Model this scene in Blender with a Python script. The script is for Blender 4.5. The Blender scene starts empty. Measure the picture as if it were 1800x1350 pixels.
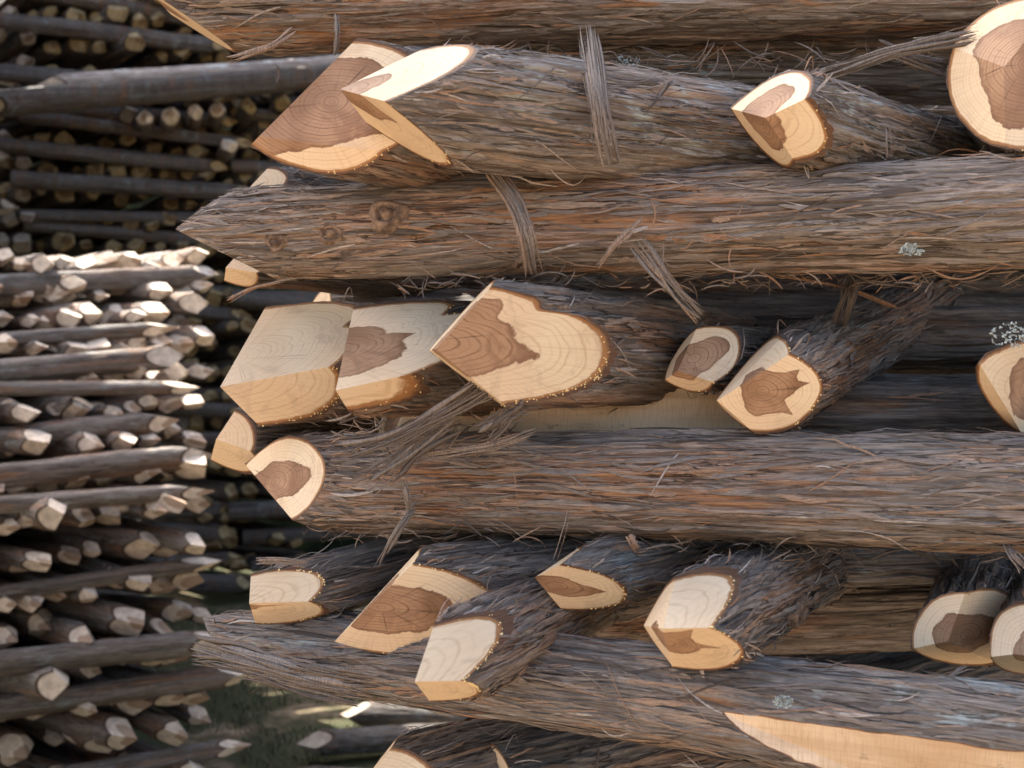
import bpy, bmesh, math, random
import numpy as np
from mathutils import Vector, Matrix
R = math.radians
scene = bpy.context.scene
COL = scene.collection

# ---------------------------------------------------------------- camera, sky, sun, exposure
CAMZ = 1.5
FPX = 1750.0
cam_data = bpy.data.cameras.new('camera')
cam = bpy.data.objects.new('camera', cam_data); COL.objects.link(cam)
cam.location = (0, 0, CAMZ); cam.rotation_euler = (R(90), 0, 0)
cam_data.sensor_width = 36; cam_data.lens = 35
cam_data.clip_start = 0.05; cam_data.clip_end = 500
cam_data.dof.use_dof = True; cam_data.dof.focus_distance = 1.16; cam_data.dof.aperture_fstop = 6.0
scene.camera = cam

SUN_AZ, SUN_EL = R(-57), R(52)         # azimuth measured from +Y (away from the camera) towards +X
SDIR = Vector((math.sin(SUN_AZ)*math.cos(SUN_EL), math.cos(SUN_AZ)*math.cos(SUN_EL), math.sin(SUN_EL)))
world = bpy.data.worlds.new('World'); scene.world = world; world.use_nodes = True
wn = world.node_tree; wn.nodes.clear()
sky = wn.nodes.new('ShaderNodeTexSky'); sky.sky_type = 'NISHITA'; sky.sun_disc = False
sky.sun_elevation = SUN_EL; sky.sun_rotation = SUN_AZ; sky.air_density = 1.0; sky.dust_density = 5.0; sky.ozone_density = 0.2
bg = wn.nodes.new('ShaderNodeBackground'); bg.inputs['Strength'].default_value = 0.12
wo = wn.nodes.new('ShaderNodeOutputWorld')
wn.links.new(sky.outputs[0], bg.inputs[0]); wn.links.new(bg.outputs[0], wo.inputs[0])
sd = bpy.data.lights.new('sun', 'SUN'); sd.energy = 5.0; sd.angle = R(0.5); sd.color = (1, 0.95, 0.86)
sun = bpy.data.objects.new('sun', sd); COL.objects.link(sun)
sun.rotation_euler = SDIR.to_track_quat('Z', 'Y').to_euler(); sun.location = SDIR*20
scene.view_settings.view_transform = 'Standard'; scene.view_settings.look = 'None'
scene.view_settings.exposure = 2.07; scene.view_settings.gamma = 1.0

# ---------------------------------------------------------------- small helpers
def P(px, py, d):
    return Vector(((px-900)/FPX*d, d, CAMZ-(py-675)/FPX*d))
def Pn(px, py, d): return np.array(P(px, py, d))

def hsh(i, j, s):
    i = np.asarray(i).astype(np.int64); j = np.asarray(j).astype(np.int64)
    h = (i*374761393 + j*668265263 + int(s)*974711 + 12345) & 0xFFFFFFFF
    h = ((h ^ (h >> 13))*1274126177) & 0xFFFFFFFF
    h = ((h ^ (h >> 16))*2246822519) & 0xFFFFFFFF
    h = h ^ (h >> 15)
    return (h & 0xFFFFFF)/float(0x1000000)
def vnoise(u, v, pu, s):
    iu = np.floor(u); iv = np.floor(v); fu = u-iu; fv = v-iv
    fu = fu*fu*(3-2*fu); fv = fv*fv*(3-2*fv)
    a = hsh(iu % pu, iv, s); b = hsh((iu+1) % pu, iv, s); c = hsh(iu % pu, iv+1, s); d = hsh((iu+1) % pu, iv+1, s)
    return (a*(1-fu)+b*fu)*(1-fv)+(c*(1-fu)+d*fu)*fv
def fbm(u01, v, k, kv, s, octv=3):
    t = 0; a = 1; n = 0
    for o in range(octv):
        t = t + a*vnoise(u01*k, v*kv, k, s+o*17); n += a; a *= 0.5; k *= 2; kv *= 2
    return t/n
def strips(u01, v, K, L, s, wob=0.6):
    uu = u01*K + wob*(vnoise(u01*max(3, K//3), v*1.6/L, max(3, K//3), s+5)-0.5)*2
    i = np.floor(uu); fu = uu-i; i = i % K
    ln = L*(0.5+hsh(i, 0*i+3, s)); w = v/ln+hsh(i, 0*i+9, s)*7; j = np.floor(w); fv = w-j
    h = hsh(i, j, s+1)
    prof = (1-np.abs(2*fu-1)**6)*np.clip(np.minimum(fv, 1-fv)*12, 0, 1)
    return h, prof

def mesh_obj(name, V, F, mat, parent=None, attrs=None, smooth=False):
    """V (n,3) array, F list of index arrays (all same size -> array) ; one mesh object"""
    me = bpy.data.meshes.new(name)
    V = np.asarray(V, dtype=np.float32)
    if isinstance(F, np.ndarray):
        k = F.shape[1]; nf = len(F)
        me.vertices.add(len(V)); me.vertices.foreach_set('co', V.ravel())
        me.loops.add(nf*k); me.loops.foreach_set('vertex_index', F.astype(np.int32).ravel())
        me.polygons.add(nf); me.polygons.foreach_set('loop_start', np.arange(nf, dtype=np.int32)*k)
        me.polygons.foreach_set('loop_total', np.full(nf, k, dtype=np.int32))
        me.update(calc_edges=True)
    else:
        me.from_pydata([tuple(v) for v in V], [], [tuple(f) for f in F])
    if smooth: me.polygons.foreach_set('use_smooth', np.ones(len(me.polygons), dtype=bool))
    if attrs:
        for k_, a in attrs.items():
            at = me.attributes.new(k_, 'FLOAT', 'POINT'); at.data.foreach_set('value', np.asarray(a, dtype=np.float32).ravel())
    me.update()
    if mat: me.materials.append(mat)
    o = bpy.data.objects.new(name, me); COL.objects.link(o)
    if parent: o.parent = parent
    return o
def thing(name, label, cat, M=None, group=None):
    o = bpy.data.objects.new(name, None); COL.objects.link(o)
    o.empty_display_size = 0.05
    if M is not None: o.matrix_world = M
    o['label'] = label; o['category'] = cat
    if group: o['group'] = group
    return o
def tagm(o, label, cat, group=None, kind=None):
    if label: o['label'] = label
    if cat: o['category'] = cat
    if group: o['group'] = group
    if kind: o['kind'] = kind
    return o

# ---------------------------------------------------------------- materials
class NT:
    def __init__(s, name):
        s.m = bpy.data.materials.new(name); s.m.use_nodes = True; s.t = s.m.node_tree; s.t.nodes.clear()
        s.out = s.n('ShaderNodeOutputMaterial'); s.b = s.n('ShaderNodeBsdfPrincipled')
        s.t.links.new(s.b.outputs[0], s.out.inputs[0])
    def n(s, typ, **kw):
        x = s.t.nodes.new(typ)
        for k, v in kw.items(): setattr(x, k, v)
        return x
    def l(s, a, b): s.t.links.new(a, b)
    def val(s, x, sock):
        if isinstance(x, (int, float)): sock.default_value = x
        elif isinstance(x, tuple): sock.default_value = x if len(x) == len(sock.default_value) else (*x, 1)
        else: s.l(x, sock)
    def math(s, op, a, b=0.0, c=None, clamp=False):
        x = s.n('ShaderNodeMath', operation=op, use_clamp=clamp); s.val(a, x.inputs[0]); s.val(b, x.inputs[1])
        if c is not None: s.val(c, x.inputs[2])
        return x.outputs[0]
    def attr(s, name): return s.n('ShaderNodeAttribute', attribute_name=name).outputs['Fac']
    def mix(s, f, a, b, blend='MIX'):
        x = s.n('ShaderNodeMix', data_type='RGBA', blend_type=blend)
        s.val(f, x.inputs[0]); s.val(a, x.inputs[6]); s.val(b, x.inputs[7]); return x.outputs[2]
    def ss(s, x, lo, hi, a=0.0, b=1.0):
        m = s.n('ShaderNodeMapRange', interpolation_type='SMOOTHSTEP'); s.val(x, m.inputs[0])
        m.inputs[1].default_value = lo; m.inputs[2].default_value = hi; m.inputs[3].default_value = a; m.inputs[4].default_value = b
        return m.outputs[0]
    def noise(s, co, scale, detail=4, rough=0.6, dist=0.0):
        x = s.n('ShaderNodeTexNoise'); s.l(co, x.inputs['Vector']); x.inputs['Scale'].default_value = scale
        x.inputs['Detail'].default_value = detail; x.inputs['Roughness'].default_value = rough; x.inputs['Distortion'].default_value = dist
        return x.outputs['Fac']
    def ramp(s, f, stops):
        x = s.n('ShaderNodeValToRGB'); s.l(f, x.inputs[0]); e = x.color_ramp.elements
        e[0].position = stops[0][0]; e[0].color = (*stops[0][1], 1); e[1].position = stops[-1][0]; e[1].color = (*stops[-1][1], 1)
        for p, c in stops[1:-1]:
            q = e.new(p); q.color = (*c, 1)
        return x.outputs[0]
    def coords(s, scale=(1, 1, 1)):
        tc = s.n('ShaderNodeTexCoord'); mp = s.n('ShaderNodeMapping'); s.l(tc.outputs['Object'], mp.inputs['Vector'])
        mp.inputs['Scale'].default_value = scale
        oi = s.n('ShaderNodeObjectInfo')
        v = s.n('ShaderNodeVectorMath', operation='ADD'); s.l(mp.outputs[0], v.inputs[0])
        v.inputs[1].default_value = (0, 0, 0)
        return v.outputs[0]
    def bump(s, h, strength, dist):
        b = s.n('ShaderNodeBump'); b.inputs['Strength'].default_value = strength; b.inputs['Distance'].default_value = dist
        s.l(h, b.inputs['Height']); s.l(b.outputs[0], s.b.inputs['Normal'])
    def fin(s, col, rough=0.85, spec=0.3):
        s.val(col, s.b.inputs['Base Color']); s.val(rough, s.b.inputs['Roughness']); s.b.inputs['Specular IOR Level'].default_value = spec
        return s.m

def mat_bark():
    m = NT('bark')
    co = m.coords((1, 1, 0.038)); co2 = m.coords((1, 1, 0.13)); co3 = m.coords((1, 1, 0.6))
    tone = m.attr('tone'); ht = m.attr('ht')
    oi = m.n('ShaderNodeObjectInfo'); sp = m.n('ShaderNodeSeparateColor'); m.l(oi.outputs['Color'], sp.inputs[0])
    fib = m.noise(co, 520, 5, 0.75); co6 = m.coords((1, 1, 0.10)); fib2 = m.noise(co6, 150, 5, 0.75)
    patch = m.noise(co2, 13, 4, 0.6, 0.4); patch2 = m.noise(co2, 24, 5, 0.65, 0.6); lich = m.noise(co3, 26, 6, 0.7, 0.3); lbig = m.noise(co3, 6, 3, 0.5)
    f = m.math('ADD', m.math('MULTIPLY', tone, 0.5), m.math('MULTIPLY', m.ss(fib, 0.34, 0.66), 0.34))
    f = m.math('ADD', f, m.math('MULTIPLY', m.ss(fib2, 0.32, 0.68), 0.26))
    grey = m.ramp(f, [(0.10, (0.042, 0.034, 0.029)), (0.36, (0.105, 0.087, 0.074)), (0.6, (0.185, 0.158, 0.137)), (0.88, (0.31, 0.275, 0.245))])
    red = m.ramp(f, [(0.08, (0.055, 0.030, 0.021)), (0.4, (0.150, 0.086, 0.058)), (0.65, (0.255, 0.160, 0.110)), (0.92, (0.40, 0.285, 0.21))])
    rm = m.ss(m.math('ADD', patch, m.math('MULTIPLY', m.math('SUBTRACT', sp.outputs[0], 0.5), 0.5)), 0.46, 0.62)
    rm = m.math('MULTIPLY', rm, m.ss(patch2, 0.36, 0.58))
    c = m.mix(rm, grey, red)
    orange = m.ramp(f, [(0.1, (0.13, 0.05, 0.02)), (0.8, (0.42, 0.22, 0.10))])
    om = m.math('MULTIPLY', m.ss(m.math('ADD', patch2, m.math('MULTIPLY', sp.outputs[0], 0.12)), 0.60, 0.70), m.ss(ht, 0.55, 0.30))
    c = m.mix(m.math('MULTIPLY', om, 0.8), c, orange)
    lm = m.math('MULTIPLY', m.ss(lich, 0.52, 0.66), m.ss(m.math('ADD', lbig, m.math('MULTIPLY', sp.outputs[1], 0.35)), 0.58, 0.75))
    lm = m.math('MULTIPLY', lm, m.ss(fib, 0.35, 0.6))
    c = m.mix(m.math('MULTIPLY', lm, 0.8), c, (0.36, 0.43, 0.43))
    c = m.mix(m.ss(ht, 0.44, 0.12, 0.0, 0.6), c, (0.030, 0.021, 0.016))
    co4 = m.coords((1, 1, 0.05)); ck = m.noise(co4, 70, 5, 0.62, 0.8)
    ck = m.math('ABSOLUTE', m.math('SUBTRACT', ck, 0.5)); ckm = m.ss(ck, 0.022, 0.004)
    ck2 = m.noise(co2, 20, 3, 0.5); ckm = m.math('MULTIPLY', ckm, m.ss(ck2, 0.40, 0.55))
    c = m.mix(m.math('MULTIPLY', ckm, 0.85), c, (0.018, 0.013, 0.010))
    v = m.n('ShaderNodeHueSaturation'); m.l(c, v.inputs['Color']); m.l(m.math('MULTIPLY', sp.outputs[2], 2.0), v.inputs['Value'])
    hb = m.math('SUBTRACT', m.math('ADD', m.math('MULTIPLY', fib, 0.7), m.math('MULTIPLY', fib2, 1.0)), m.math('MULTIPLY', ckm, 0.5))
    m.bump(hb, 0.8, 0.0024)
    return m.fin(v.outputs[0], 0.8, 0.35)
def mat_wood():
    m = NT('cut_wood')
    co = m.coords(); sr = m.attr('sr'); hd = m.attr('hd'); ro = m.attr('ro')
    w1 = m.noise(co, 14, 3, 0.5); w2 = m.noise(co, 60, 4, 0.6); w3 = m.noise(co, 700, 2, 0.6); w4 = m.noise(co, 6, 2, 0.5)
    rr = m.math('ADD', ro, m.math('MULTIPLY', w1, 0.010)); rr = m.math('ADD', rr, m.math('MULTIPLY', w2, 0.0016))
    ph = m.math('MULTIPLY', rr, 2*math.pi/0.0036)
    sn = m.math('SINE', ph)
    ph2 = m.math('SINE', m.math('MULTIPLY', rr, 2*math.pi/0.0085))
    ring = m.math('MULTIPLY', m.ss(sn, 0.35, 1.0), m.ss(ph2, -1.2, 0.9, 0.25, 1.0))
    ring = m.math('MULTIPLY', ring, m.ss(w2, 0.25, 0.65, 0.45, 1.0))
    sap = m.mix(m.ss(w4, 0.35, 0.65), (0.80, 0.66, 0.46), (0.75, 0.58, 0.385))
    sap = m.mix(m.math('MULTIPLY', ring, 0.42), sap, (0.47, 0.29, 0.15))
    hrt = m.mix(m.ss(w1, 0.35, 0.65), (0.25, 0.135, 0.072), (0.42, 0.255, 0.15))
    hrt = m.mix(m.math('MULTIPLY', ring, 0.75), hrt, (0.15, 0.068, 0.032))
    st = m.noise(co, 22, 5, 0.65, 1.0)
    sap = m.mix(m.ss(st, 0.54, 0.72, 0, 0.5), sap, (0.50, 0.37, 0.25))
    hrt = m.mix(m.ss(st, 0.50, 0.66, 0, 0.5), hrt, (0.20, 0.105, 0.06))
    hdn = m.math('ADD', hd, m.math('MULTIPLY', m.math('SUBTRACT', w2, 0.5), 0.16))
    hm = m.ss(hdn, 0.012, -0.012)
    edge = m.math('MULTIPLY', m.ss(hdn, -0.07, 0.0), hm)
    c = m.mix(hm, sap, hrt)
    cb = m.n('ShaderNodeCombineXYZ'); m.l(m.attr('cx'), cb.inputs[0]); m.l(m.attr('cy'), cb.inputs[1])
    vo = m.n('ShaderNodeVectorMath', operation='ADD'); m.l(cb.outputs[0], vo.inputs[0]); rl = m.n('ShaderNodeObjectInfo'); cb2 = m.n('ShaderNodeCombineXYZ'); m.l(m.math('MULTIPLY', rl.outputs['Random'], 0.0), cb2.inputs[0]); m.l(m.attr('sd'), cb2.inputs[2]); m.l(cb2.outputs[0], vo.inputs[1])
    ray = m.noise(vo.outputs[0], 55, 2, 0.6); crk = m.noise(vo.outputs[0], 3.2, 1, 0.4)
    c = m.mix(m.ss(ray, 0.45, 0.75, 0, 0.22), c, (0.36, 0.22, 0.13))
    crk = m.math('ADD', crk, m.math('MULTIPLY', m.math('SUBTRACT', w2, 0.5), 0.012)); ckw = m.ss(m.math('ABSOLUTE', m.math('SUBTRACT', crk, 0.5)), 0.0055, 0.0015)
    ckw = m.math('MULTIPLY', ckw, m.math('MULTIPLY', m.ss(sr, 0.06, 0.14), m.ss(m.math('ADD', sr, m.math('MULTIPLY', w1, 0.8)), 1.05, 0.85)))
    c = m.mix(m.math('MULTIPLY', ckw, 0.8), c, (0.07, 0.035, 0.02))
    c = m.mix(m.math('MULTIPLY', edge, 0.55), c, (0.14, 0.058, 0.028))
    srn = m.math('ADD', sr, m.math('MULTIPLY', m.math('SUBTRACT', w2, 0.5), 0.05))
    c = m.mix(m.ss(srn, 0.965, 0.985), c, (0.33, 0.16, 0.06))
    c = m.mix(m.ss(srn, 0.995, 1.02), c, (0.10, 0.052, 0.032))
    c = m.mix(m.ss(w3, 0.62, 0.8, 0, 0.25), c, (0.40, 0.27, 0.16))
    sp2 = m.noise(co, 240, 2, 0.5)
    c = m.mix(m.ss(sp2, 0.74, 0.80, 0, 0.45), c, (0.16, 0.08, 0.04))
    mp = m.n('ShaderNodeMapping'); tc = m.n('ShaderNodeTexCoord'); m.l(tc.outputs['Object'], mp.inputs[0])
    mp.inputs['Rotation'].default_value = (0.9, 0.5, 0.3); mp.inputs['Scale'].default_value = (900, 20, 20)
    saw = m.n('ShaderNodeTexNoise'); m.l(mp.outputs[0], saw.inputs['Vector']); saw.inputs['Scale'].default_value = 1; saw.inputs['Detail'].default_value = 2
    c = m.mix(m.ss(saw.outputs['Fac'], 0.40, 0.65, 0, 0.09), c, (0.50, 0.36, 0.24))
    m.bump(m.math('ADD', w3, saw.outputs['Fac']), 0.25, 0.0006)
    return m.fin(c, 0.62, 0.35)
def mat_wood_tinted():
    m = NT('shade_tinted_cut_wood'); co = m.coords(); sr = m.attr('sr'); hd = m.attr('hd')
    a = m.noise(co, 25, 4, 0.6)
    c = m.mix(m.ss(a, 0.35, 0.65), (0.74, 0.62, 0.49), (0.50, 0.41, 0.32))
    c = m.mix(m.ss(hd, 0.03, -0.03, 0, 0.8), c, (0.30, 0.19, 0.12))
    c = m.mix(m.ss(sr, 0.93, 0.97), c, (0.08, 0.05, 0.035))
    oi = m.n('ShaderNodeObjectInfo'); c = m.mix(1.0, c, oi.outputs['Color'], 'MULTIPLY')  # tip tint also carries how lit each stack is
    return m.fin(c, 0.7, 0.3)
def mat_slab():
    m = NT('debarked_wood')
    co = m.coords((1, 1, 0.06)); co2 = m.coords((1, 1, 0.5))
    oi = m.n('ShaderNodeObjectInfo')
    f = m.noise(co, 260, 5, 0.7); g = m.noise(co, 50, 4, 0.6); h = m.noise(co2, 45, 5, 0.7); k = m.noise(co2, 9, 3, 0.5)
    a = m.mix(m.ss(g, 0.35, 0.65), (0.56, 0.42, 0.28), (0.70, 0.56, 0.40))
    co5 = m.coords((1, 1, 1.0)); sw = m.n('ShaderNodeMapping'); m.l(co5, sw.inputs[0]); sw.inputs['Scale'].default_value = (40, 40, 700); swn = m.n('ShaderNodeTexNoise'); m.l(sw.outputs[0], swn.inputs['Vector']); swn.inputs['Scale'].default_value = 1.0; swn.inputs['Detail'].default_value = 3
    a = m.mix(m.ss(swn.outputs['Fac'], 0.45, 0.7, 0, 0.4), a, (0.40, 0.29, 0.18))
    a = m.mix(m.ss(k, 0.45, 0.65, 0, 0.6), a, (0.42, 0.24, 0.12))
    a = m.mix(m.ss(f, 0.55, 0.75, 0, 0.5), a, (0.33, 0.19, 0.10))
    a = m.mix(m.ss(h, 0.60, 0.72, 0, 0.7), a, (0.16, 0.10, 0.06))
    a = m.mix(1.0, a, oi.outputs['Color'], 'MULTIPLY')
    cmn = m.math('ADD', m.attr('cm'), m.math('MULTIPLY', m.math('SUBTRACT', f, 0.5), 0.0012))
    a = m.mix(m.ss(cmn, 0.0013, 0.0006), a, (0.30, 0.15, 0.07)); a = m.mix(m.ss(cmn, 0.0005, 0.0001), a, (0.10, 0.065, 0.048))
    m.bump(f, 0.4, 0.001)
    return m.fin(a, 0.6, 0.35)
def mat_fib():
    m = NT('bark_fibre')
    t = m.attr('tone')
    c = m.ramp(t, [(0.0, (0.05, 0.037, 0.030)), (0.3, (0.14, 0.115, 0.097)), (0.55, (0.26, 0.224, 0.196)), (0.75, (0.33, 0.235, 0.17)), (0.9, (0.31, 0.170, 0.095)), (1.0, (0.44, 0.39, 0.35))])
    co = m.coords((1, 1, 0.08)); n = m.noise(co, 900, 3, 0.7)
    m.bump(n, 0.6, 0.001)
    c = m.mix(m.ss(n, 0.4, 0.65, 0, 0.6), c, (0.07, 0.05, 0.04))
    return m.fin(c, 0.8, 0.3)
def mat_resin():
    m = NT('resin')
    m.b.inputs['Coat Weight'].default_value = 1.0; m.b.inputs['Coat Roughness'].default_value = 0.05
    return m.fin((0.85, 0.66, 0.30), 0.06, 1.0)
def mat_lichen():
    m = NT('lichen')
    n = m.noise(m.coords(), 200, 3, 0.6)
    return m.fin(m.mix(n, (0.35, 0.42, 0.41), (0.52, 0.60, 0.60)), 0.9, 0.2)
def mat_knot():
    m = NT('knot_wood')
    n = m.noise(m.coords(), 110, 4, 0.6)
    return m.fin(m.mix(m.ss(n, 0.3, 0.75), (0.07, 0.045, 0.033), (0.28, 0.19, 0.13)), 0.8, 0.3)
WOOD_TINTED = mat_wood_tinted()
BARK, WOOD, SLAB, FIB, RESIN, LICHEN, KNOT = mat_bark(), mat_wood(), mat_slab(), mat_fib(), mat_resin(), mat_lichen(), mat_knot()

# ---------------------------------------------------------------- posts
class Post:
    def __init__(s, A, B, rpx=None, r=None, taper=0.0, lobes=(), seed=1, tb=0.0026):
        """A: pixel+depth of a point on the pith line; B: same, or a direction"""
        s.A = Pn(*A)
        d = (Pn(*B)-s.A) if abs(B[0]) > 3 or abs(B[1]) > 3 else np.array(B, float)
        s.d = d/np.linalg.norm(d)
        up = np.array([0, 0, 1.0]); X = up-up.dot(s.d)*s.d; s.X = X/np.linalg.norm(X); s.Y = np.cross(s.d, s.X)
        s.r0 = r if r else rpx*A[2]/FPX
        s.r0 -= tb
        s.taper = taper; s.lobes = lobes; s.seed = seed; s.tb = tb
        s.M = Matrix(((s.X[0], s.Y[0], s.d[0], s.A[0]), (s.X[1], s.Y[1], s.d[1], s.A[1]), (s.X[2], s.Y[2], s.d[2], s.A[2]), (0, 0, 0, 1)))
        s.planes = []; s.slabs = []; s.H = None
    def loc(s, p):
        q = np.asarray(p)-s.A; return np.stack([q@s.X, q@s.Y, q@s.d], -1)
    def Rw(s, th, z):
        f = 1+0.035*np.sin(2*th+s.seed)+0.025*np.sin(3*th+s.seed*2.3)+0.012*np.sin(5*th+s.seed*1.7)
        for (c, a, w) in s.lobes:
            dd = (th-R(c)+np.pi) % (2*np.pi)-np.pi
            f = f+a*np.exp(-(dd/R(w))**2)
        bend = 0.03*np.sin(z*5+s.seed)*np.cos(th-s.seed)
        return s.r0*(f+bend)*(1+s.taper*np.maximum(z, -0.05))
    def hit(s, k, px, py):
        o = np.array([0, 0, CAMZ]); dr = np.array([(px-900)/FPX, 1.0, -(py-675)/FPX])
        t = np.linspace(0.55, 3.2, 5000); L = s.loc(o+t[:, None]*dr)
        rho = np.hypot(L[:, 0], L[:, 1]); th = np.arctan2(L[:, 1], L[:, 0]); g = rho-s.Rw(th, L[:, 2])-s.tb
        ins = np.where(g < 0)[0]
        if len(ins) == 0: return L[np.argmin(g)]
        return L[ins[0]] if k == 'n' else L[ins[-1]]
    def proj(s, L):
        W = s.A+L[0]*s.X+L[1]*s.Y+L[2]*s.d
        return np.array([900+FPX*W[0]/W[1], 675-FPX*(W[2]-CAMZ)/W[1]])
    def set_facets(s, facets, T=None, ridges=(), Td=None):
        """facets: (phi, slope, [(px,py) rim points], {theta:(px,py)}) planes through one apex T; ridges: (i, j, px, py) where the ridge of planes i and j
        leaves the bark. The planes are solved so that the finished post shows these outlines."""
        if facets[0][0] == 'abc':
            s.planes = [np.array(f[1:4], float) for f in facets]; s.err = 0; return
        n = len(facets)
        if Td is None:      # point of the pith line nearest to the ray of T
            t = np.linspace(-0.3, 0.3, 601); W = s.A+t[:, None]*s.d; q = np.stack([900+FPX*W[:, 0]/W[:, 1], 675-FPX*(W[:, 2]-CAMZ)/W[:, 1]], -1)
            k = np.argmin(np.hypot(q[:, 0]-T[0], q[:, 1]-T[1])); Td = W[k, 1]
        ph0 = np.array([R(f[0]) for f in facets]); s0 = np.array([f[1] for f in facets])
        x0 = np.concatenate([[0.0], np.zeros(n), np.zeros(n)])
        def dec(x):
            TL = s.loc(Pn(T[0], T[1], Td+x[0]*0.03)); ph = ph0+x[1:1+n]*0.4; sl = s0*np.exp(0.35*x[1+n:])
            return TL, ph, sl
        ths = np.linspace(0, 2*np.pi, 181)
        def res(x):
            TL, ph, sl = dec(x); gx = sl*np.cos(ph); gy = sl*np.sin(ph); out = []
            for (i, j, px, py) in ridges:
                dx, dy = gx[i]-gx[j], gy[i]-gy[j]; v = np.array([-dy, dx]); v /= np.hypot(*v)+1e-9
                mid = np.array([math.cos(ph[i])+math.cos(ph[j]), math.sin(ph[i])+math.sin(ph[j])])
                if v.dot(mid) < 0: v = -v
                tt = np.linspace(0, 0.35, 120); P_ = TL[:2]+tt[:, None]*v; z = TL[2]+gx[i]*(P_[:, 0]-TL[0])+gy[i]*(P_[:, 1]-TL[1])
                rho = np.hypot(P_[:, 0], P_[:, 1]); g = rho-s.Rw(np.arctan2(P_[:, 1], P_[:, 0]), z)-s.tb
                k = np.where((g[:-1] < 0) & (g[1:] >= 0))[0]
                if len(k): k = k[0]; f = -g[k]/(g[k+1]-g[k])
                else: k = int(np.argmin(np.abs(g[:-1]))); f = 0
                L = np.array([*(P_[k]*(1-f)+P_[k+1]*f), z[k]*(1-f)+z[k+1]*f]); q = s.proj(L); out += [(q[0]-px)/3, (q[1]-py)/3]
            for k, f in enumerate(facets):
                if len(f) > 2 and f[2]:
                    z = np.zeros(181)
                    for _ in range(3):
                        r = s.Rw(ths, z)+s.tb; xx = r*np.cos(ths); yy = r*np.sin(ths); z = TL[2]+gx[k]*(xx-TL[0])+gy[k]*(yy-TL[1])
                    W = s.A+xx[:, None]*s.X+yy[:, None]*s.Y+z[:, None]*s.d
                    qx = 900+FPX*W[:, 0]/W[:, 1]; qy = 675-FPX*(W[:, 2]-CAMZ)/W[:, 1]
                    vis = (W[:, 1] > 0.2)
                    for (px, py) in f[2]:
                        dd = np.where(vis, np.hypot(qx-px, qy-py), 1e4); m = dd.argmin(); out += [(qx[m]-px)/3, (qy[m]-py)/3]
                if len(f) > 3:
                    for td, (px, py) in f[3].items():
                        th = R(td); z = 0.0
                        for _ in range(4):
                            r = float(s.Rw(np.array([th]), np.array([z]))[0])+s.tb; z = TL[2]+gx[k]*(r*math.cos(th)-TL[0])+gy[k]*(r*math.sin(th)-TL[1])
                        q = s.proj((r*math.cos(th), r*math.sin(th), z)); out += [(q[0]-px)/3, (q[1]-py)/3]
            out = [np.sign(o)*min(abs(o), 60) for o in out]
            return np.array(out+list(x*0.7))
        x = x0; lam = 1.0; r = res(x)
        for it in range(40):
            J = np.stack([(res(x+1e-3*np.eye(len(x))[k])-r)/1e-3 for k in range(len(x))], -1)
            st = np.linalg.solve(J.T@J+lam*np.eye(len(x)), -J.T@r); st = np.clip(st, -0.6, 0.6); r2 = res(x+st)
            if r2@r2 < r@r: x = x+st; r = r2; lam = max(lam*0.4, 1e-3)
            else: lam *= 3
            if lam > 1e5: break
        TL, ph, sl = dec(x)
        s.planes = [np.array([sl[k]*math.cos(ph[k]), sl[k]*math.sin(ph[k]), TL[2]-sl[k]*(math.cos(ph[k])*TL[0]+math.sin(ph[k])*TL[1])]) for k in range(n)]
        s.err = float(np.abs(r[:len(r)-len(x)]).max()*3) if len(r) > len(x) else 0.0; s.dbg = (round(Td+x[0]*0.03, 3), [round(math.degrees(p)) for p in ph], [round(q, 2) for q in sl])
    def zcut(s, x, y):
        z = np.stack([a*x+b*y+c for a, b, c in s.planes], 0); return z.max(0), z.argmax(0)
    def bark_h(s, th, z, fine=True):
        u = (th/(2*np.pi)) % 1.0
        sd = s.seed*101
        tw = 0.10*(fbm(u, z, 3, 2.0, sd+50, 2)-0.5)+0.03*z*math.sin(s.seed)
        u = (u+tw) % 1.0
        h1, p1 = strips(u, z, 12, 0.60, sd+1); h2, p2 = strips(u, z, 34, 0.32, sd+2); 
        big = fbm(u, z, 4, 3, sd+4, 3)
        H = 0.0046*(h1*0.8+0.2)*p1+0.0040*h2*p2+0.010*(big-0.5)
        tone = 0.34*h1+0.36*h2+0.1
        if fine:
            h3, p3 = strips(u, z, 95, 0.11, sd+3, 0.9); fb = fbm(u, z, 60, 11, sd+7, 3)
            H = H+0.0024*h3*p3+0.0030*(fb-0.5); tone = tone+0.3*h3
        for (kx, ky, kz, kr, kh) in getattr(s, 'bumps', ()):
            dth = (th-kx+np.pi) % (2*np.pi)-np.pi; dd = np.hypot(dth*s.r0, (z-kz)*0.7)
            H = H+kh*np.exp(-(dd/kr)**2)
        n = (H+0.004)/0.0160
        H = H-0.0052
        return H, np.clip(tone, 0, 1), np.clip(n, 0, 1)
    def rout(s, th, z, fine=True, fade=1.0):
        H, tone, n = s.bark_h(th, z, fine)
        r = s.Rw(th, z)+s.tb+H*fade
        cl = np.full(r.shape, -1.0)
        for (c, dep, z0, z1, sl) in s.slabs:
            dd = (th-R(c)+np.pi) % (2*np.pi)-np.pi
            lim = (s.r0*(1+s.taper*z)*dep+np.maximum(0, z0+sl*dd-z)**1.0*0.55+np.maximum(0, z-z1)**1.0*0.3)/np.maximum(np.cos(dd), 0.05)
            rs_ = s.Rw(th, z)+s.tb-0.001+0.004*(fbm((th/(2*np.pi)) % 1.0, z, 30, 30, 991, 3)-0.5); k = (rs_ > lim) & (np.cos(dd) > 0.1); cl = np.where(np.cos(dd) > 0.1, np.maximum(cl, rs_-lim), cl); r = np.where(k, lim, np.maximum(r, np.where(np.cos(dd) > 0.1, np.minimum(lim, rs_), 0)))
        return r, tone, n, cl
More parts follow.
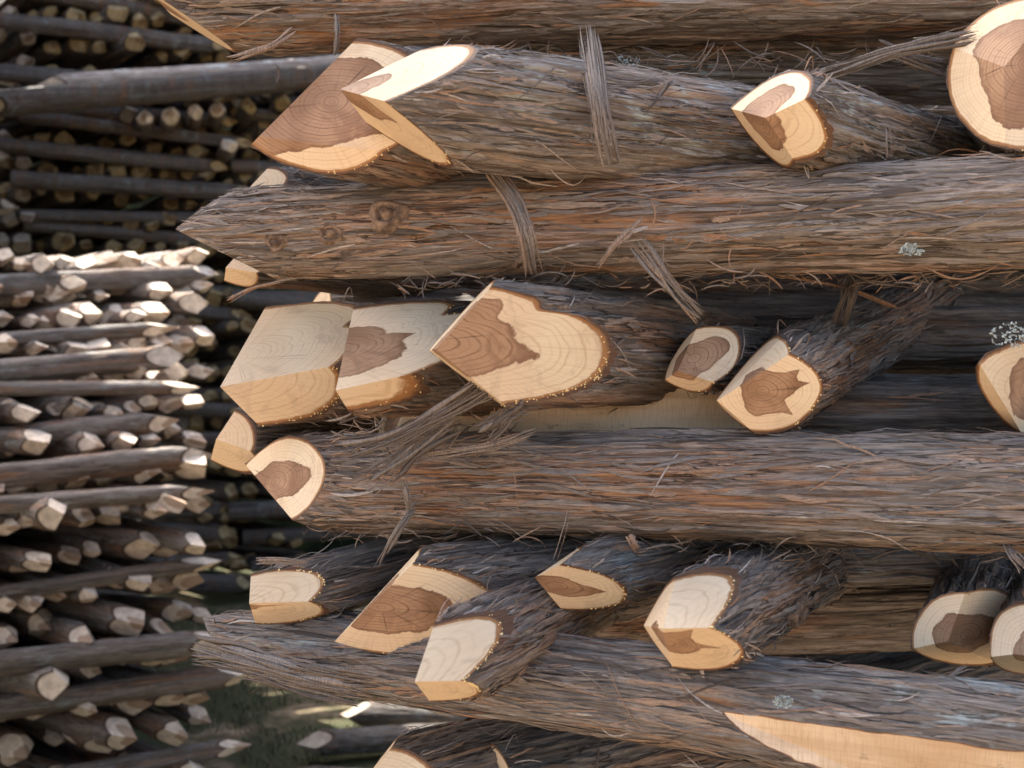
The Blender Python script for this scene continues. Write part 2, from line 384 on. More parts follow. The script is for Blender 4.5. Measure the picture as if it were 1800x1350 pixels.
    def build(s, label, length=1.2, Nt=200, Nz=160, heart=0.5, spikes=(), col=(0.5, 0.3, 0.5), fibres=150, vis=(-30, 210), resin=0.0, group=None,
              tc=90, slabcol=(1, 1, 1), cat='post', fine=True, Ns=36, root=None, name='fence_post', onepart=False, frange=None, hmat=None, pow_=1.7, pith=(0, 0)):
        root = root or thing(name, label, cat, Matrix(s.M), group)
        u = np.linspace(0, 2*np.pi, Nt, endpoint=False)
        a = 0.5 if fine else 0.0
        th = u-a*np.sin(u-R(tc))
        zc = np.zeros(Nt)
        for it in range(14):
            r, _, _, _ = s.rout(th, zc, fine, 0.36); z2, _ = s.zcut(r*np.cos(th), r*np.sin(th)); zc = 0.5*zc+0.5*z2
        rr, _, _, _ = s.rout(th, zc, fine, 0.36)
        zc, _ = s.zcut(rr*np.cos(th), rr*np.sin(th))
        t = np.linspace(0, 1, Nz)**pow_
        Z = zc[:, None]+(length-zc)[:, None]*t[None, :]; TH = np.repeat(th[:, None], Nz, 1)
        fd = np.clip((Z-zc[:, None])/0.03, 0, 1); r, tone, hn, cl = s.rout(TH, Z, fine, 0.36+0.64*fd*fd*(3-2*fd))
        r[:, 0] = rr
        V = np.stack([r*np.cos(TH), r*np.sin(TH), Z], -1).reshape(-1, 3)
        i = np.arange(Nt)[:, None]; j = np.arange(Nz-1)[None, :]; i2 = (i+1) % Nt
        F = np.stack([i*Nz+j, i2*Nz+j, i2*Nz+j+1, i*Nz+j+1], -1).reshape(-1, 4)
        clv = cl.reshape(-1) > 0.0; fc = clv[F].any(1)
        at = dict(tone=tone.reshape(-1), ht=hn.reshape(-1))
        b = mesh_obj('bark', V, F[~fc], BARK, root, at, True); b.color = (*col, 1)
        if fc.any():
            us, inv = np.unique(F[fc], return_inverse=True)
            q = mesh_obj('debarked_strip', V[us], inv.reshape(-1, 4), SLAB, root, dict(cm=cl.reshape(-1)[us]), True); q.color = (*slabcol, 1)
        # far end cap
        last = np.arange(Nt)*Nz+Nz-1
        rings = np.linspace(0, 1, 6)[1:]
        cv = [np.array([[0, 0, length]])]+[V[last]*[k, k, 1]+[0, 0, 0] for k in rings]
        CV = np.concatenate(cv); fs = [(0, 1+k, 1+(k+1) % Nt) for k in range(Nt)]
        for q in range(4): fs += [(1+q*Nt+k, 1+(q+1)*Nt+k, 1+(q+1)*Nt+(k+1) % Nt, 1+q*Nt+(k+1) % Nt) for k in range(Nt)]
        rho = np.hypot(CV[:, 0], CV[:, 1]); srr = np.concatenate([[0]]+[np.full(Nt, k) for k in rings])
        if fine: mesh_obj('sawn_end', CV, fs, WOOD, root, dict(sr=srr*1.02, hd=srr-heart, ro=rho))
        # tip disc split along ridges
        ss_ = np.linspace(0, 1, Ns)[1:]
        D = np.concatenate([[[0, 0]]]+[np.stack([rr*np.cos(th), rr*np.sin(th)], -1)*k for k in ss_])
        bm = bmesh.new(); vs = [bm.verts.new((x, y, 0)) for x, y in D]
        for k in range(Nt): bm.faces.new((vs[0], vs[1+k], vs[1+(k+1) % Nt]))
        for q in range(Ns-2):
            for k in range(Nt):
                k2 = (k+1) % Nt; bm.faces.new((vs[1+q*Nt+k], vs[1+(q+1)*Nt+k], vs[1+(q+1)*Nt+k2], vs[1+q*Nt+k2]))
        npl = len(s.planes)
        for p in range(npl):
            for q in range(p+1, npl):
                da, db, dc = s.planes[p]-s.planes[q]; ln = math.hypot(da, db)
                if ln < 1e-6: continue
                no = Vector((da/ln, db/ln, 0)); co = no*(-dc/ln)
                bmesh.ops.bisect_plane(bm, geom=bm.verts[:]+bm.edges[:]+bm.faces[:], dist=1e-6, plane_co=co, plane_no=no)
        bm.verts.ensure_lookup_table(); bm.verts.index_update()
        XY = np.array([(v.co.x, v.co.y) for v in bm.verts]); z, _ = s.zcut(XY[:, 0], XY[:, 1])
        fl = [[v.index for v in f.verts] for f in bm.faces]; bm.free()
        C = np.array([XY[f].mean(0) for f in fl]); _, am = s.zcut(C[:, 0], C[:, 1])
        V3 = np.column_stack([XY, z])
        rho = np.hypot(XY[:, 0], XY[:, 1]); tt = np.arctan2(XY[:, 1], XY[:, 0]); rw = s.Rw(tt, z); sr = rho/rw; qx = XY[:, 0]-pith[0]*s.r0*(1-sr); qy = XY[:, 1]-pith[1]*s.r0*(1-sr); rp = np.hypot(qx, qy); tt = np.arctan2(qy, qx)
        hb = heart*(1+0.10*np.sin(2*tt+s.seed)+0.08*np.sin(3*tt-s.seed*1.3)+0.03*np.sin(7*tt+s.seed))
        for (c, am_, w) in spikes:
            dd = (tt-R(c)+np.pi) % (2*np.pi)-np.pi; hb = hb+am_*np.exp(-np.abs(dd/R(w))**1.2)
        hb = hb*(1+0.5*np.sin(z*30+s.seed)*0.25)
        ro = rp*(1-np.clip(sr, 0, 1))+sr*s.r0*np.clip(sr, 0, 1)
        res = []
        groups_ = [list(range(npl))] if onepart else [[k] for k in range(npl)]
        for g in groups_:
            idx = [k for k in range(len(fl)) if am[k] in g]
            if len(idx) < 2: continue
            us = sorted({v for k in idx for v in fl[k]}); mp = {v: n for n, v in enumerate(us)}
            ff = [[mp[v] for v in fl[k]] for k in idx]
            mesh_obj('sharpened_tip' if onepart else 'cut_face', V3[us], ff, WOOD_TINTED if onepart else WOOD, root, dict(sr=sr[us], hd=(rp/rw-hb)[us], ro=ro[us], cx=np.cos(tt)[us], cy=np.sin(tt)[us], sd=np.full(len(us), s.seed*1.7)))
        rnd = np.random.RandomState(s.seed+7)
        if fibres: s.fibres(root, fibres, zc, th, length, vis, rnd, frange)
        if resin > 0:
            n = int(resin*0.75); pv, pf = [], []
            ico = ico_pts(); cents = rnd.uniform(0.8, 3.3, 4)
            for k in range(n):
                a_ = cents[min(3, int(rnd.exponential(1.2)))]+rnd.normal(0, 0.35); 
                z0 = 0
                rad = s.Rw(np.array([a_]), np.array([0.0]))[0]*rnd.uniform(0.985, 1.03)
                x, y = rad*math.cos(a_), rad*math.sin(a_); z0 = float(s.zcut(np.array([x]), np.array([y]))[0][0])
                for _ in range(3):
                    rad = s.Rw(np.array([a_]), np.array([z0]))[0]*rnd.uniform(0.985, 1.03); x, y = rad*math.cos(a_), rad*math.sin(a_); z0 = float(s.zcut(np.array([x]), np.array([y]))[0][0])
                q = rnd.uniform(0.0005, 0.0013)
                pf.append(ico[1]+len(pv)*len(ico[0])); pv.append(ico[0]*q+np.array([x, y, z0]))
            o = mesh_obj('resin_drops', np.concatenate(pv), np.concatenate(pf), RESIN, root, None, True); o['kind'] = 'stuff'
        return root
    def fibres(s, root, n, zc, th, length, vis, rnd, frange):
        pv, pf, pt = [], [], []
        ns = 7; base = 0
        z_hi = frange[1] if frange else length
        for k in range(int(n*2.9)):
            flake = k >= n
            a = R(rnd.uniform(*vis))
            za = np.interp(a % (2*np.pi), np.sort(th % (2*np.pi)), zc[np.argsort(th % (2*np.pi))])
            edge = rnd.rand() < 0.28
            L = rnd.uniform(0.015, 0.075)*(0.6 if edge else 1)
            z0 = za+rnd.uniform(0, .01) if edge else rnd.uniform(za, max(za+0.05, z_hi-L))
            w = rnd.uniform(0.0003, 0.0012)*(1.6 if rnd.rand() < 0.15 else 1)
            sk = rnd.normal(0, 0.07) if rnd.rand() < 0.82 else rnd.normal(0, 0.6)
            lift = rnd.uniform(0.0008, 0.006) if rnd.rand() < 0.85 else rnd.uniform(0.006, 0.02)
            cv = rnd.normal(0, 0.12)
            if flake:
                edge = rnd.rand() < 0.10; L = rnd.uniform(0.02, 0.11); z0 = za+rnd.uniform(-.002, .01) if edge else za+0.004+(max(0.06, z_hi-L)-za)*rnd.rand(); w = 0.0009+0.0022*rnd.rand()**1.6; sk = rnd.normal(0, 0.05); cv = rnd.normal(0, 0.06); lift = rnd.uniform(0.0012, 0.0042)*(1 if z_hi > 0.8 else 0.45)
            t = np.linspace(0, 1, ns)
            sgn = -1 if (rnd.rand() < 0.5 and not edge) else 1
            zz = z0+L*t if sgn > 0 else z0+L-L*t
            zz = np.maximum(zz, za-0.004)
            aa = a+(sk*t+cv*t*t)*L/s.r0
            rs, _, _, cl_ = s.rout(aa, zz, True)
            if (cl_ > 0).any(): continue
            rad = rs+0.0006+lift*(t**2.2 if rnd.rand() < 0.7 else np.sin(np.pi*t))
            if flake: rad = rs-0.0004+lift*(t**1.5 if rnd.rand() < 0.6 else 0.3+0.7*t)
            ww = w*np.minimum(1, (1-t)*3+0.15)*np.minimum(1, t*6+0.3)*(1+(0.3*np.sin(t*rnd.uniform(5, 20)+k) if flake else 0))
            da = ww/rad; tw = rnd.uniform(-0.6, 0.6)*ww*(0.6 if flake else 1)
            p1 = np.stack([(rad+tw)*np.cos(aa-da), (rad+tw)*np.sin(aa-da), zz-ww*sk*0.5], -1); p2 = np.stack([(rad-tw)*np.cos(aa+da), (rad-tw)*np.sin(aa+da), zz+ww*sk*0.5], -1)
            pm = np.stack([(rad+ww*(0.25 if flake else 0.7))*np.cos(aa), (rad+ww*(0.25 if flake else 0.7))*np.sin(aa), zz], -1)
            V = np.stack([p1, pm, p2], 1).reshape(-1, 3)
            f = [[3*i, 3*i+1, 3*i+4, 3*i+3] for i in range(ns-1)]+[[3*i+1, 3*i+2, 3*i+5, 3*i+4] for i in range(ns-1)]
            pf.append(np.array(f)+base); pv.append(V); base += len(V)
            pt.append(np.full(len(V), np.clip(rnd.choice([rnd.uniform(0.12, 0.5), rnd.uniform(0.35, 0.66), rnd.uniform(0.62, 0.9)], p=[0.30, 0.48, 0.22]) if flake else (rnd.uniform(0.1, 0.95) if rnd.rand() < 0.85 else 1.0), 0, 1)))
        o = mesh_obj('bark_fibres', np.concatenate(pv), np.concatenate(pf), FIB, root, dict(tone=np.concatenate(pt)))
        o['kind'] = 'stuff'

_ico = None
def ico_pts():
    global _ico
    if _ico is None:
        bm = bmesh.new(); bmesh.ops.create_icosphere(bm, subdivisions=1, radius=1)
        _ico = (np.array([v.co[:] for v in bm.verts]), np.array([[v.index for v in f.verts] for f in bm.faces])); bm.free()
    return _ico

def knot(root_post, px, py, r, label=None):
    """a branch stub on a post at the surface point seen at px,py"""
    s, root = root_post
    p = s.hit('n', px, py); th = math.atan2(p[1], p[0]); n = 28; m = 12
    rad = s.rout(np.array([th]), np.array([p[2]]))[0][0]
    V, F = [], []
    rnd = np.random.RandomState(int(px))
    prof = [(1.7, -0.35), (1.45, 0.10), (1.2, 0.42), (0.95, 0.55), (0.78, 0.35), (0.66, 0.12), (0.52, 0.45), (0.36, 0.72), (0.15, 0.78), (0.0, 0.76)]
    e = np.array([math.cos(th), math.sin(th), 0]); tg = np.array([-math.sin(th), math.cos(th), 0]); zz = np.array([0, 0, 1.0])
    for q, (a, h) in enumerate(prof):
        for k in range(n):
            ph = 2*np.pi*k/n; w = 1+0.10*math.sin(3*ph+px)+0.03*math.sin(7*ph)
            V.append(e*(rad+h*r+0.012*r*rnd.uniform(-1, 1)+0.001)+tg*(a*r*w*math.cos(ph))+zz*(a*r*w*1.25*math.sin(ph))+[0, 0, p[2]])
    for q in range(len(prof)-1):
        for k in range(n): F.append((q*n+k, q*n+(k+1) % n, (q+1)*n+(k+1) % n, (q+1)*n+k))
    return mesh_obj('knot', np.array(V), F, KNOT, root, None, True)

def ribbon_bundle(name, pts, width, n, label, seed=0, spread=0.3, split=0.25, tone=(0.2, 0.8), thick=0.00035, cat='bark strip', group=None):
    """a torn strip of bark: a flat bundle of fibres following the points"""
    rnd = np.random.RandomState(seed+3)
    pts = np.array([Pn(*p) for p in pts]); c0 = pts.mean(0)
    k = len(pts); ns = 18; t = np.linspace(0, k-1, ns)
    # catmull-rom
    def cr(tt):
        i = int(min(max(math.floor(tt), 0), k-2)); f = tt-i
        p0 = pts[max(i-1, 0)]; p1 = pts[i]; p2 = pts[i+1]; p3 = pts[min(i+2, k-1)]
        return 0.5*((2*p1)+(p2-p0)*f+(2*p0-5*p1+4*p2-p3)*f*f+(3*p1-p0-3*p2+p3)*f**3)
    path = np.array([cr(x) for x in t]); tan = np.gradient(path, axis=0); tan /= np.linalg.norm(tan, axis=1)[:, None]
    view = np.array([0, -1, 0.0]); side = np.cross(tan, view); side /= np.linalg.norm(side, axis=1)[:, None]
    up = np.cross(side, tan)
    V, F, T = [], [], []; base = 0
    N_ = n if n <= 2 else int(n*2.6)
    for q in range(N_):
        off = (q/(max(N_-1, 1))-0.5)+rnd.normal(0, 0.07) if n > 1 else 0
        a0 = max(0, rnd.uniform(-split, split)); a1 = min(1, 1-rnd.uniform(-split, split))
        if n <= 2: a0, a1 = 0, 1
        elif rnd.rand() < 0.25: a0 = rnd.uniform(0, 0.5); a1 = min(1, a0+rnd.uniform(0.25, 0.5))
        tt = np.linspace(a0, a1, ns)
        X = np.array([[np.interp(x, np.linspace(0, 1, ns), path[:, d]) for d in range(3)] for x in tt])
        S = np.array([[np.interp(x, np.linspace(0, 1, ns), side[:, d]) for d in range(3)] for x in tt]); U = np.array([[np.interp(x, np.linspace(0, 1, ns), up[:, d]) for d in range(3)] for x in tt])
        fan = 1+spread*(np.abs(tt-0.45)*2)**2
        dev = rnd.normal(0, 0.35)*(tt-rnd.rand())*min(1, spread+0.3)
        oo = off*width*fan+width*(dev+0.10*np.sin(tt*rnd.uniform(5, 14)+q*2.1)*min(1, spread+0.4))
        lift = rnd.uniform(0, 3.0)*thick+0.15*width*np.cos(off*3)+np.abs(rnd.normal(0, 0.5))*width*(tt-0.5)**2*2*spread
        cx = X+S*oo[:, None]+U*lift[:, None]
        wide = rnd.uniform(1.2, 2.2) if rnd.rand() < 0.15 else rnd.uniform(0.2, 0.75)
        hw = width/n*wide*0.8*np.minimum(1, np.minimum(tt-a0, a1-tt)*9+0.12); hw = hw*(1+0.25*np.sin(tt*rnd.uniform(12, 35)+q))
        th_ = thick*rnd.uniform(0.6, 1.5)
        ring = np.stack([cx-S*hw[:, None], cx+U*th_, cx+S*hw[:, None], cx-U*th_], 1).reshape(-1, 3)
        f = [[4*i+a, 4*i+(a+1) % 4, 4*i+4+(a+1) % 4, 4*i+4+a] for i in range(ns-1) for a in range(4)]
        V.append(ring); F.append(np.array(f)+base); base += len(ring); T.append(np.full(len(ring), rnd.uniform(*tone)))
    o = mesh_obj(name, np.concatenate(V)-c0, np.concatenate(F), FIB, None, dict(tone=np.concatenate(T)))
    o.location = c0
    return tagm(o, label, cat, group)

# ---------------------------------------------------------------- the near stack: long posts lying across
SEED = [10]
FITLOG = None
def mk(label, A, B, rpx, facets, T=None, ridges=(), Td=None, taper=0.0, lobes=(), **kw):
    SEED[0] += 1
    s = Post(A, B, rpx, taper=taper, lobes=lobes, seed=kw.pop('seed', SEED[0]))
    s.slabs = kw.pop('slabs', []); s.bumps = kw.pop('bumps', ())
    s.set_facets(facets, T, ridges, Td)
    if FITLOG is not None and s.err > 6: FITLOG.write('FIT %d %s %s\n' % (round(s.err), s.dbg, label[:50])); FITLOG.flush()
    return s, s.build(label, **kw)
LONG = dict(Nt=300, Nz=440, fibres=320, vis=(-10, 200), pow_=1.15, frange=(0, 1.0))
GL = 'long posts lying across the near stack'
GC = 'posts of the near stack with sawn tips towards the viewer'
# top
mk('topmost long post, reddish shredding bark, pointed end at the upper left', (390, 3, 1.30), (1, -0.06, 0.01), 92,
   [(186, 1.2, [], {178: (415, 95)}), (20, 1.0, [], {2: (345, -85)})], T=(286, 10), length=1.6, group=GL, col=(0.60, 0.35, 0.53), heart=0.4, **LONG)
s, r_ = mk('long post with three small knots near its pointed left end', (420, 417, 1.22), (1800, 372, 1.05), 80,
   [(172, 1.4, [], {177: (488, 494)}), (10, 1.2, [], {0: (424, 343)})], T=(336, 416), taper=0.10, length=1.5, group=GL, col=(0.58, 0.15, 0.54), heart=0.4, **LONG)
knot((s, r_), 681, 377, 0.012); knot((s, r_), 582, 410, 0.009); knot((s, r_), 486, 426, 0.0075); knot((s, r_), 922, 466, 0.008)
# middle
mk('long post across the middle whose cut end shows a brown heart in a cream rim', (540, 848, 1.22), (1800, 868, 1.04), 82,
   [(80, 0.9, [(573, 815), (562, 870)]), (300, 0.7, [(450, 785)]), (190, 1.6, [])], T=(430, 815), ridges=[(0, 1, 484, 774), (0, 2, 515, 915)],
   taper=0.08, length=1.5, group=GL, col=(0.64, 0.30, 0.54), heart=0.60, seed=31, **LONG)
# bottom
mk('thick bottom long post with a pale debarked strip at lower right', (440, 1132, 1.20), (1800, 1306, 0.93), 61,
   [(3, 0.9, [(440, 1057)], {0: (500, 1062)}), (185, 1.5, [], {180: (465, 1190)})], T=(366, 1092), taper=0.40, length=1.5, group=GL,
   col=(0.36, 0.70, 0.52), heart=0.3, slabs=[(119, 0.79, 0.635, 2.0, 0.10)], slabcol=(1.1, 1.1, 1.1), seed=44, **{**LONG, 'Nt': 420, 'Nz': 760})
mk('lowest post at the bottom edge, dark bark with an orange stain above its cut', (740, 1392, 1.22), (0.75, 0.5, 0.0), 96,
   [(60, 1.5, [(760, 1345), (690, 1318)]), (200, 1.3, []), (320, 1.3, [])], T=(620, 1405), length=1.2, col=(0.75, 0.1, 0.42), heart=0.3, group=GC, Nt=220, Nz=200)
mk('dark post under the bottom long post, right of the lowest cut', (930, 1375, 1.25), (0.8, 0.45, 0.0), 80,
   [['abc', 0, 0, -0.05]], length=1.2, col=(0.4, 0.1, 0.38), group=GC, Nt=160, Nz=160)
# flat sawn post between the middle long post and the row of tips
mk('post with a flat beige sawn side showing behind the cream tips', (760, 735, 1.27), (1, -0.06, 0.0), 62,
   [['abc', 0.4, 0.5, -0.05]], length=1.3, col=(0.4, 0.5, 0.42), group=GL, Nt=220, Nz=260, fibres=60, slabs=[(80, 0.62, -0.02, 0.40, 0.0)], slabcol=(1.35, 1.28, 1.2), pow_=1.1)

# ---------------------------------------------------------------- crossing posts
C = dict(Nt=230, Nz=190, length=1.3, group=GC, fibres=110, frange=(0, 0.6))
UP, LO, HU, HD = 45, 135, 310, 230
# row 1
mk('big upper left post whose brown face is cut straight across, orange facet below', (640, 195, 1.10), (0.62, 0.75, 0.0), 120,
   [(75, 1.3, [(722, 95)]), (165, 1.4, [(600, 312), (520, 290)]), (320, 1.0, [])],
   T=(455, 240), ridges=[(0, 1, 682, 268), (0, 2, 625, 74)], col=(0.5, 0.3, 0.45), heart=0.84, resin=20, **C)
mk('upper left post with a sunlit white facet and a thin orange facet under it', (790, 188, 1.03), (1, 0.45, 0.0), 104,
   [(45, 1.6, [(835, 95), (760, 160)]), (150, 2.6, [], {100: (672, 215), 150: (765, 280), 185: (806, 302)}), (300, 1.5, [])],
   T=(598, 157), ridges=[(0, 1, 650, 194), (0, 2, 742, 78)], col=(0.30, 0.6, 0.52), heart=0.40, spikes=((150, 0.2, 12),), resin=20, **{**C, 'Nz': 280, 'fibres': 220})
mk('small three sided tip with a brown heart, in the upper right row', (1378, 208, 1.03), (0.75, 0.66, 0.02), 81,
   [(355, 0.8, [(1350, 136), (1400, 140)]), (115, 1.0, [(1455, 215)]), (230, 0.8, [(1335, 262)])],
   T=(1346, 207), ridges=[(0, 1, 1418, 168), (1, 2, 1400, 288), (0, 2, 1283, 188)], col=(0.35, 0.8, 0.45), heart=0.58, resin=10, **C)
mk('large round tip at the right edge of the top row, salmon rim and brown heart', (1800, 110, 1.02), (0.5, 0.8, 0.0), 142,
   [(10, 0.8, [(1740, 15)]), (120, 0.8, []), (240, 0.7, [(1662, 140), (1695, 215)])],
   T=(1765, 118), ridges=[(0, 2, 1682, 86), (1, 2, 1768, 256)], col=(0.5, 0.4, 0.5), heart=0.62, resin=50, **C)
# row 2
mk('leftmost cream tip of the middle row, its lower facet orange', (505, 634, 1.24), (0.55, 0.8, 0.0), 110,
   [(UP, 2.0, [(578, 552), (530, 525)]), (LO, 2.0, [(520, 741), (585, 712)]), (HU, 1.5, []), (HD, 1.5, [])],
   T=(387, 680), ridges=[(0, 1, 590, 641), (0, 2, 466, 536), (1, 3, 456, 745)], col=(0.6, 0.3, 0.45), heart=-0.3, lobes=((44, -0.15, 8),), resin=90, **C)
mk('second cream tip of the middle row with a purple brown half heart', (700, 628, 1.13), (0.55, 0.8, 0.0), 108,
   [(UP, 1.8, [(788, 556), (700, 525)]), (LO, 1.8, [(690, 724), (762, 690)]), (300, 2.6, []), (HD, 1.5, [])],
   T=(590, 686), ridges=[(0, 1, 735, 659), (0, 2, 621, 536), (1, 3, 604, 732)], col=(0.6, 0.3, 0.48), heart=0.50, pith=(0, 0.05), spikes=((40, 0.15, 9),), lobes=((18, -0.17, 8),), resin=140, **C)
s, r_ = mk('largest cream face of the middle row, lobed rim and brown ringed heart', (925, 608, 1.06), (0.6, 0.78, 0.0), 106,
   [(98, 4.4, [(1072, 590), (1000, 688)]), (HU, 1.4, []), (HD, 1.4, [])],
   T=(766, 614), ridges=[(0, 1, 866, 501), (0, 2, 889, 711)], col=(0.5, 0.2, 0.45), heart=0.60, pith=(0, 0.27), spikes=((42, 0.30, 8),), lobes=((55, -0.11, 5),), resin=100, seed=57, **C)
knot((s, r_), 994, 540, 0.006)
mk('small brown hearted tip between the big cream face and its right neighbour', (1258, 632, 1.16), (0.62, 0.78, 0.0), 60,
   [(70, 1.5, [(1306, 605), (1285, 650)]), (150, 1.7, [(1240, 692)]), (HU, 1.2, [])],
   T=(1191, 652), ridges=[(0, 1, 1262, 678), (0, 2, 1226, 575)], col=(0.45, 0.2, 0.36), heart=0.72, resin=10, **C)
mk('tip with a jagged dark brown heart and a thin grey facet on its upper left', (1365, 676, 1.08), (0.53, 0.75, 0.17), 80,
   [(95, 1.7, [(1448, 680), (1400, 735)]), (345, 1.7, []), (HD, 1.4, []), (288, 1.6, [])],
   T=(1261, 704), ridges=[(0, 1, 1371, 612), (0, 2, 1326, 759), (1, 3, 1378, 590)], col=(0.72, 0.55, 0.47), heart=0.52, spikes=((60, 0.22, 7), (85, 0.25, 7), (150, 0.25, 8)), resin=30, **{**C, 'Nz': 280, 'fibres': 220, 'frange': (0, 1.0), 'length': 1.7})
mk('lichen topped tip cropped by the right edge beside the middle row', (1835, 685, 1.04), (0.5, 0.8, 0.0), 92,
   [(80, 1.5, [(1790, 606)]), (HU, 1.2, []), (HD, 1.2, [])],
   T=(1722, 640), ridges=[(0, 1, 1735, 622), (0, 2, 1800, 765)], col=(0.4, 0.8, 0.5), heart=0.62, pith=(-0.15, 0.0), resin=30, **C)
mk('half hidden pale tip behind the cut end of the middle long post', (460, 770, 1.36), (0.7, 0.7, 0.0), 60,
   [(70, 1.2, []), (160, 1.2, []), (HU, 1.2, [])],
   T=(380, 772), ridges=[(0, 2, 415, 719)], col=(0.5, 0.3, 0.45), heart=-0.3, **{**C, 'fibres': 30})
mk('white pointed tip peeping out below the left end of the knotted long post', (480, 468, 1.40), (0.75, 0.65, 0.0), 42,
   [(60, 1.5, []), (150, 1.5, []), (HU, 1.5, [])], T=(397, 470), col=(0.5, 0.3, 0.45), heart=-0.3, **{**C, 'fibres': 20})
mk('white tip just above the left end of the knotted long post', (545, 338, 1.42), (0.75, 0.6, 0.0), 34,
   [(60, 1.5, []), (150, 1.5, []), (HU, 1.5, [])], T=(440, 328), col=(0.5, 0.3, 0.45), heart=-0.3, **{**C, 'fibres': 20})
# row 3
mk('leftmost tip of the lower row, grey cream over an orange facet with one dark spot', (525, 1042, 1.14), (0.60, 0.75, 0.06), 54,
   [(55, 1.8, [(578, 1012), (520, 992)]), (150, 2.0, [(520, 1090)]), (HU, 1.3, [])],
   T=(438, 1060), ridges=[(0, 1, 553, 1056), (0, 2, 442, 1013)], col=(0.45, 0.3, 0.42), heart=0.15, spikes=((100, 0.5, 6),), resin=70, **C)
mk('broad lower tip with a brown heart and a long thin grey facet along its left', (750, 1056, 1.10), (0.78, 0.58, 0.0), 94,
   [(95, 1.8, [(872, 1040), (800, 1000)]), (345, 1.8, []), (HD, 1.6, []), (288, 1.6, [])],
   T=(588, 1128), ridges=[(0, 1, 728, 988), (0, 2, 665, 1148), (1, 3, 740, 961)], col=(0.5, 0.2, 0.42), heart=0.56, resin=50, **C)
mk('pale upright tip lying in front, orange bark behind it and resin along its rim', (838, 1140, 1.0), (0.45, 0.8, 0.02), 74,
   [(55, 1.6, [(894, 1110), (855, 1071)]), (165, 1.5, [(850, 1217)]), (300, 3.2, [])],
   T=(729, 1198), ridges=[(0, 1, 822, 1196), (0, 2, 766, 1101)], col=(0.9, 0.75, 0.5), heart=0.12, resin=90, seed=70, **{**C, 'fibres': 200})
mk('small orange faced tip under the blue grey barked post of the lower row', (1030, 1018, 1.08), (0.68, 0.7, 0.02), 58,
   [(110, 1.8, [(1106, 1048), (1050, 1003)]), (350, 1.8, []), (HD, 1.5, []), (288, 1.6, [])],
   T=(940, 1015), ridges=[(0, 1, 988, 992), (0, 2, 988, 1072), (1, 3, 1028, 956)], col=(0.5, 0.95, 0.45), heart=0.40, spikes=((120, 0.3, 12),), resin=50, **C)
s, r_ = mk('two lobed tip of the lower row with a large knot on its bark', (1245, 1090, 0.98), (0.50, 0.8, -0.01), 88,
   [(UP, 1.8, [(1304, 1030), (1260, 1000)]), (LO, 1.8, [(1308, 1140), (1250, 1175)]), (HU, 1.4, []), (HD, 1.4, [])],
   T=(1165, 1105), ridges=[(0, 1, 1255, 1099), (0, 2, 1186, 1005), (1, 3, 1183, 1174)], col=(0.55, 0.35, 0.42), heart=0.36, spikes=((60, 0.35, 9), (110, 0.3, 6)), resin=40, seed=73, **{**C, 'Nz': 260, 'fibres': 200})
knot((s, r_), 1408, 1080, 0.013)
mk('dim three sided tip at lower right, its brown heart split by a ridge', (1705, 1100, 1.10), (0.45, 0.85, 0.0), 84,
   [(300, 0.8, [(1625, 1060)]), (70, 0.7, [(1770, 1060)]), (185, 0.9, [(1660, 1168)])],
   T=(1666, 1127), ridges=[(0, 1, 1692, 1024), (0, 2, 1590, 1142), (1, 2, 1745, 1152)], col=(0.4, 0.3, 0.42), heart=0.55, resin=10, **C)
mk('dim tip cropped at the lower right edge in front of its three sided neighbour', (1818, 1128, 1.02), (0.45, 0.85, 0.0), 74,
   [(300, 0.8, [(1745, 1090)]), (70, 0.7, []), (185, 0.9, [(1790, 1185)])],
   T=(1785, 1150), ridges=[(0, 1, 1798, 1055), (0, 2, 1732, 1156)], col=(0.4, 0.3, 0.42), heart=0.5, resin=15, **C)

# ---------------------------------------------------------------- dark posts deeper inside the stack; bark values tuned to the gaps' shadow tone
def inner(label, A, B, rpx, col=(0.42, 0.35, 0.46), n=60, length=1.5, Nt=130, Nz=150, **kw):
    mk(label, A, B, rpx, [['abc', 0.3, 0.4, -0.05]], length=length, Nt=Nt, Nz=Nz, col=col, fibres=n, group='dark posts deep inside the near stack', pow_=1.1, **kw)
inner('dark post between the upper left cut faces and the knotted long post', (720, 285, 1.34), (1, 0.1, 0.0), 45)
inner('dark weathered post behind the topmost long post, above the small three sided tip', (905, 110, 1.34), (1, 0.02, 0.0), 62, col=(0.4, 0.5, 0.42))
inner('dark post behind the small three sided tip', (1090, 215, 1.40), (1, 0.15, 0.0), 66, col=(0.4, 0.4, 0.4))
inner('dark post high behind the middle row, under the knotted long post', (960, 525, 1.72), (1, 0.05, 0.0), 58, col=(0.4, 0.6, 0.42), n=90)
inner('dark post directly above the small brown hearted tip', (1010, 600, 1.42), (1, 0.10, 0.01), 60, col=(0.45, 0.4, 0.36))
inner('dark green tinged post behind the jagged hearted tip', (1330, 720, 1.36), (1, -0.02, 0.0), 58, col=(0.25, 0.6, 0.38), n=60)
inner('dark post at the right behind the middle row', (1500, 600, 1.95), (1, 0.1, 0.0), 72)
inner('dark post behind the leftmost tips of the middle row', (600, 600, 1.55), (1, 0.1, 0.0), 90)
inner('blue grey post high in the lower row, under the middle long post', (1010, 990, 1.24), (1, 0.12, 0.0), 48, col=(0.35, 0.95, 0.5), n=90)
inner('dark post behind the lower row at its left', (735, 985, 1.36), (1, 0.1, 0.0), 50)
inner('dark post behind the broad lower tip', (800, 1090, 1.42), (1, 0.1, 0.0), 75)
inner('dark post at the right behind the lower row', (1330, 1010, 1.85), (1, 0.1, 0.0), 76, col=(0.4, 0.3, 0.34))
inner('dark post low at the right behind the two lobed tip', (1380, 1120, 2.0), (1, 0.02, 0.0), 60, col=(0.4, 0.3, 0.34))
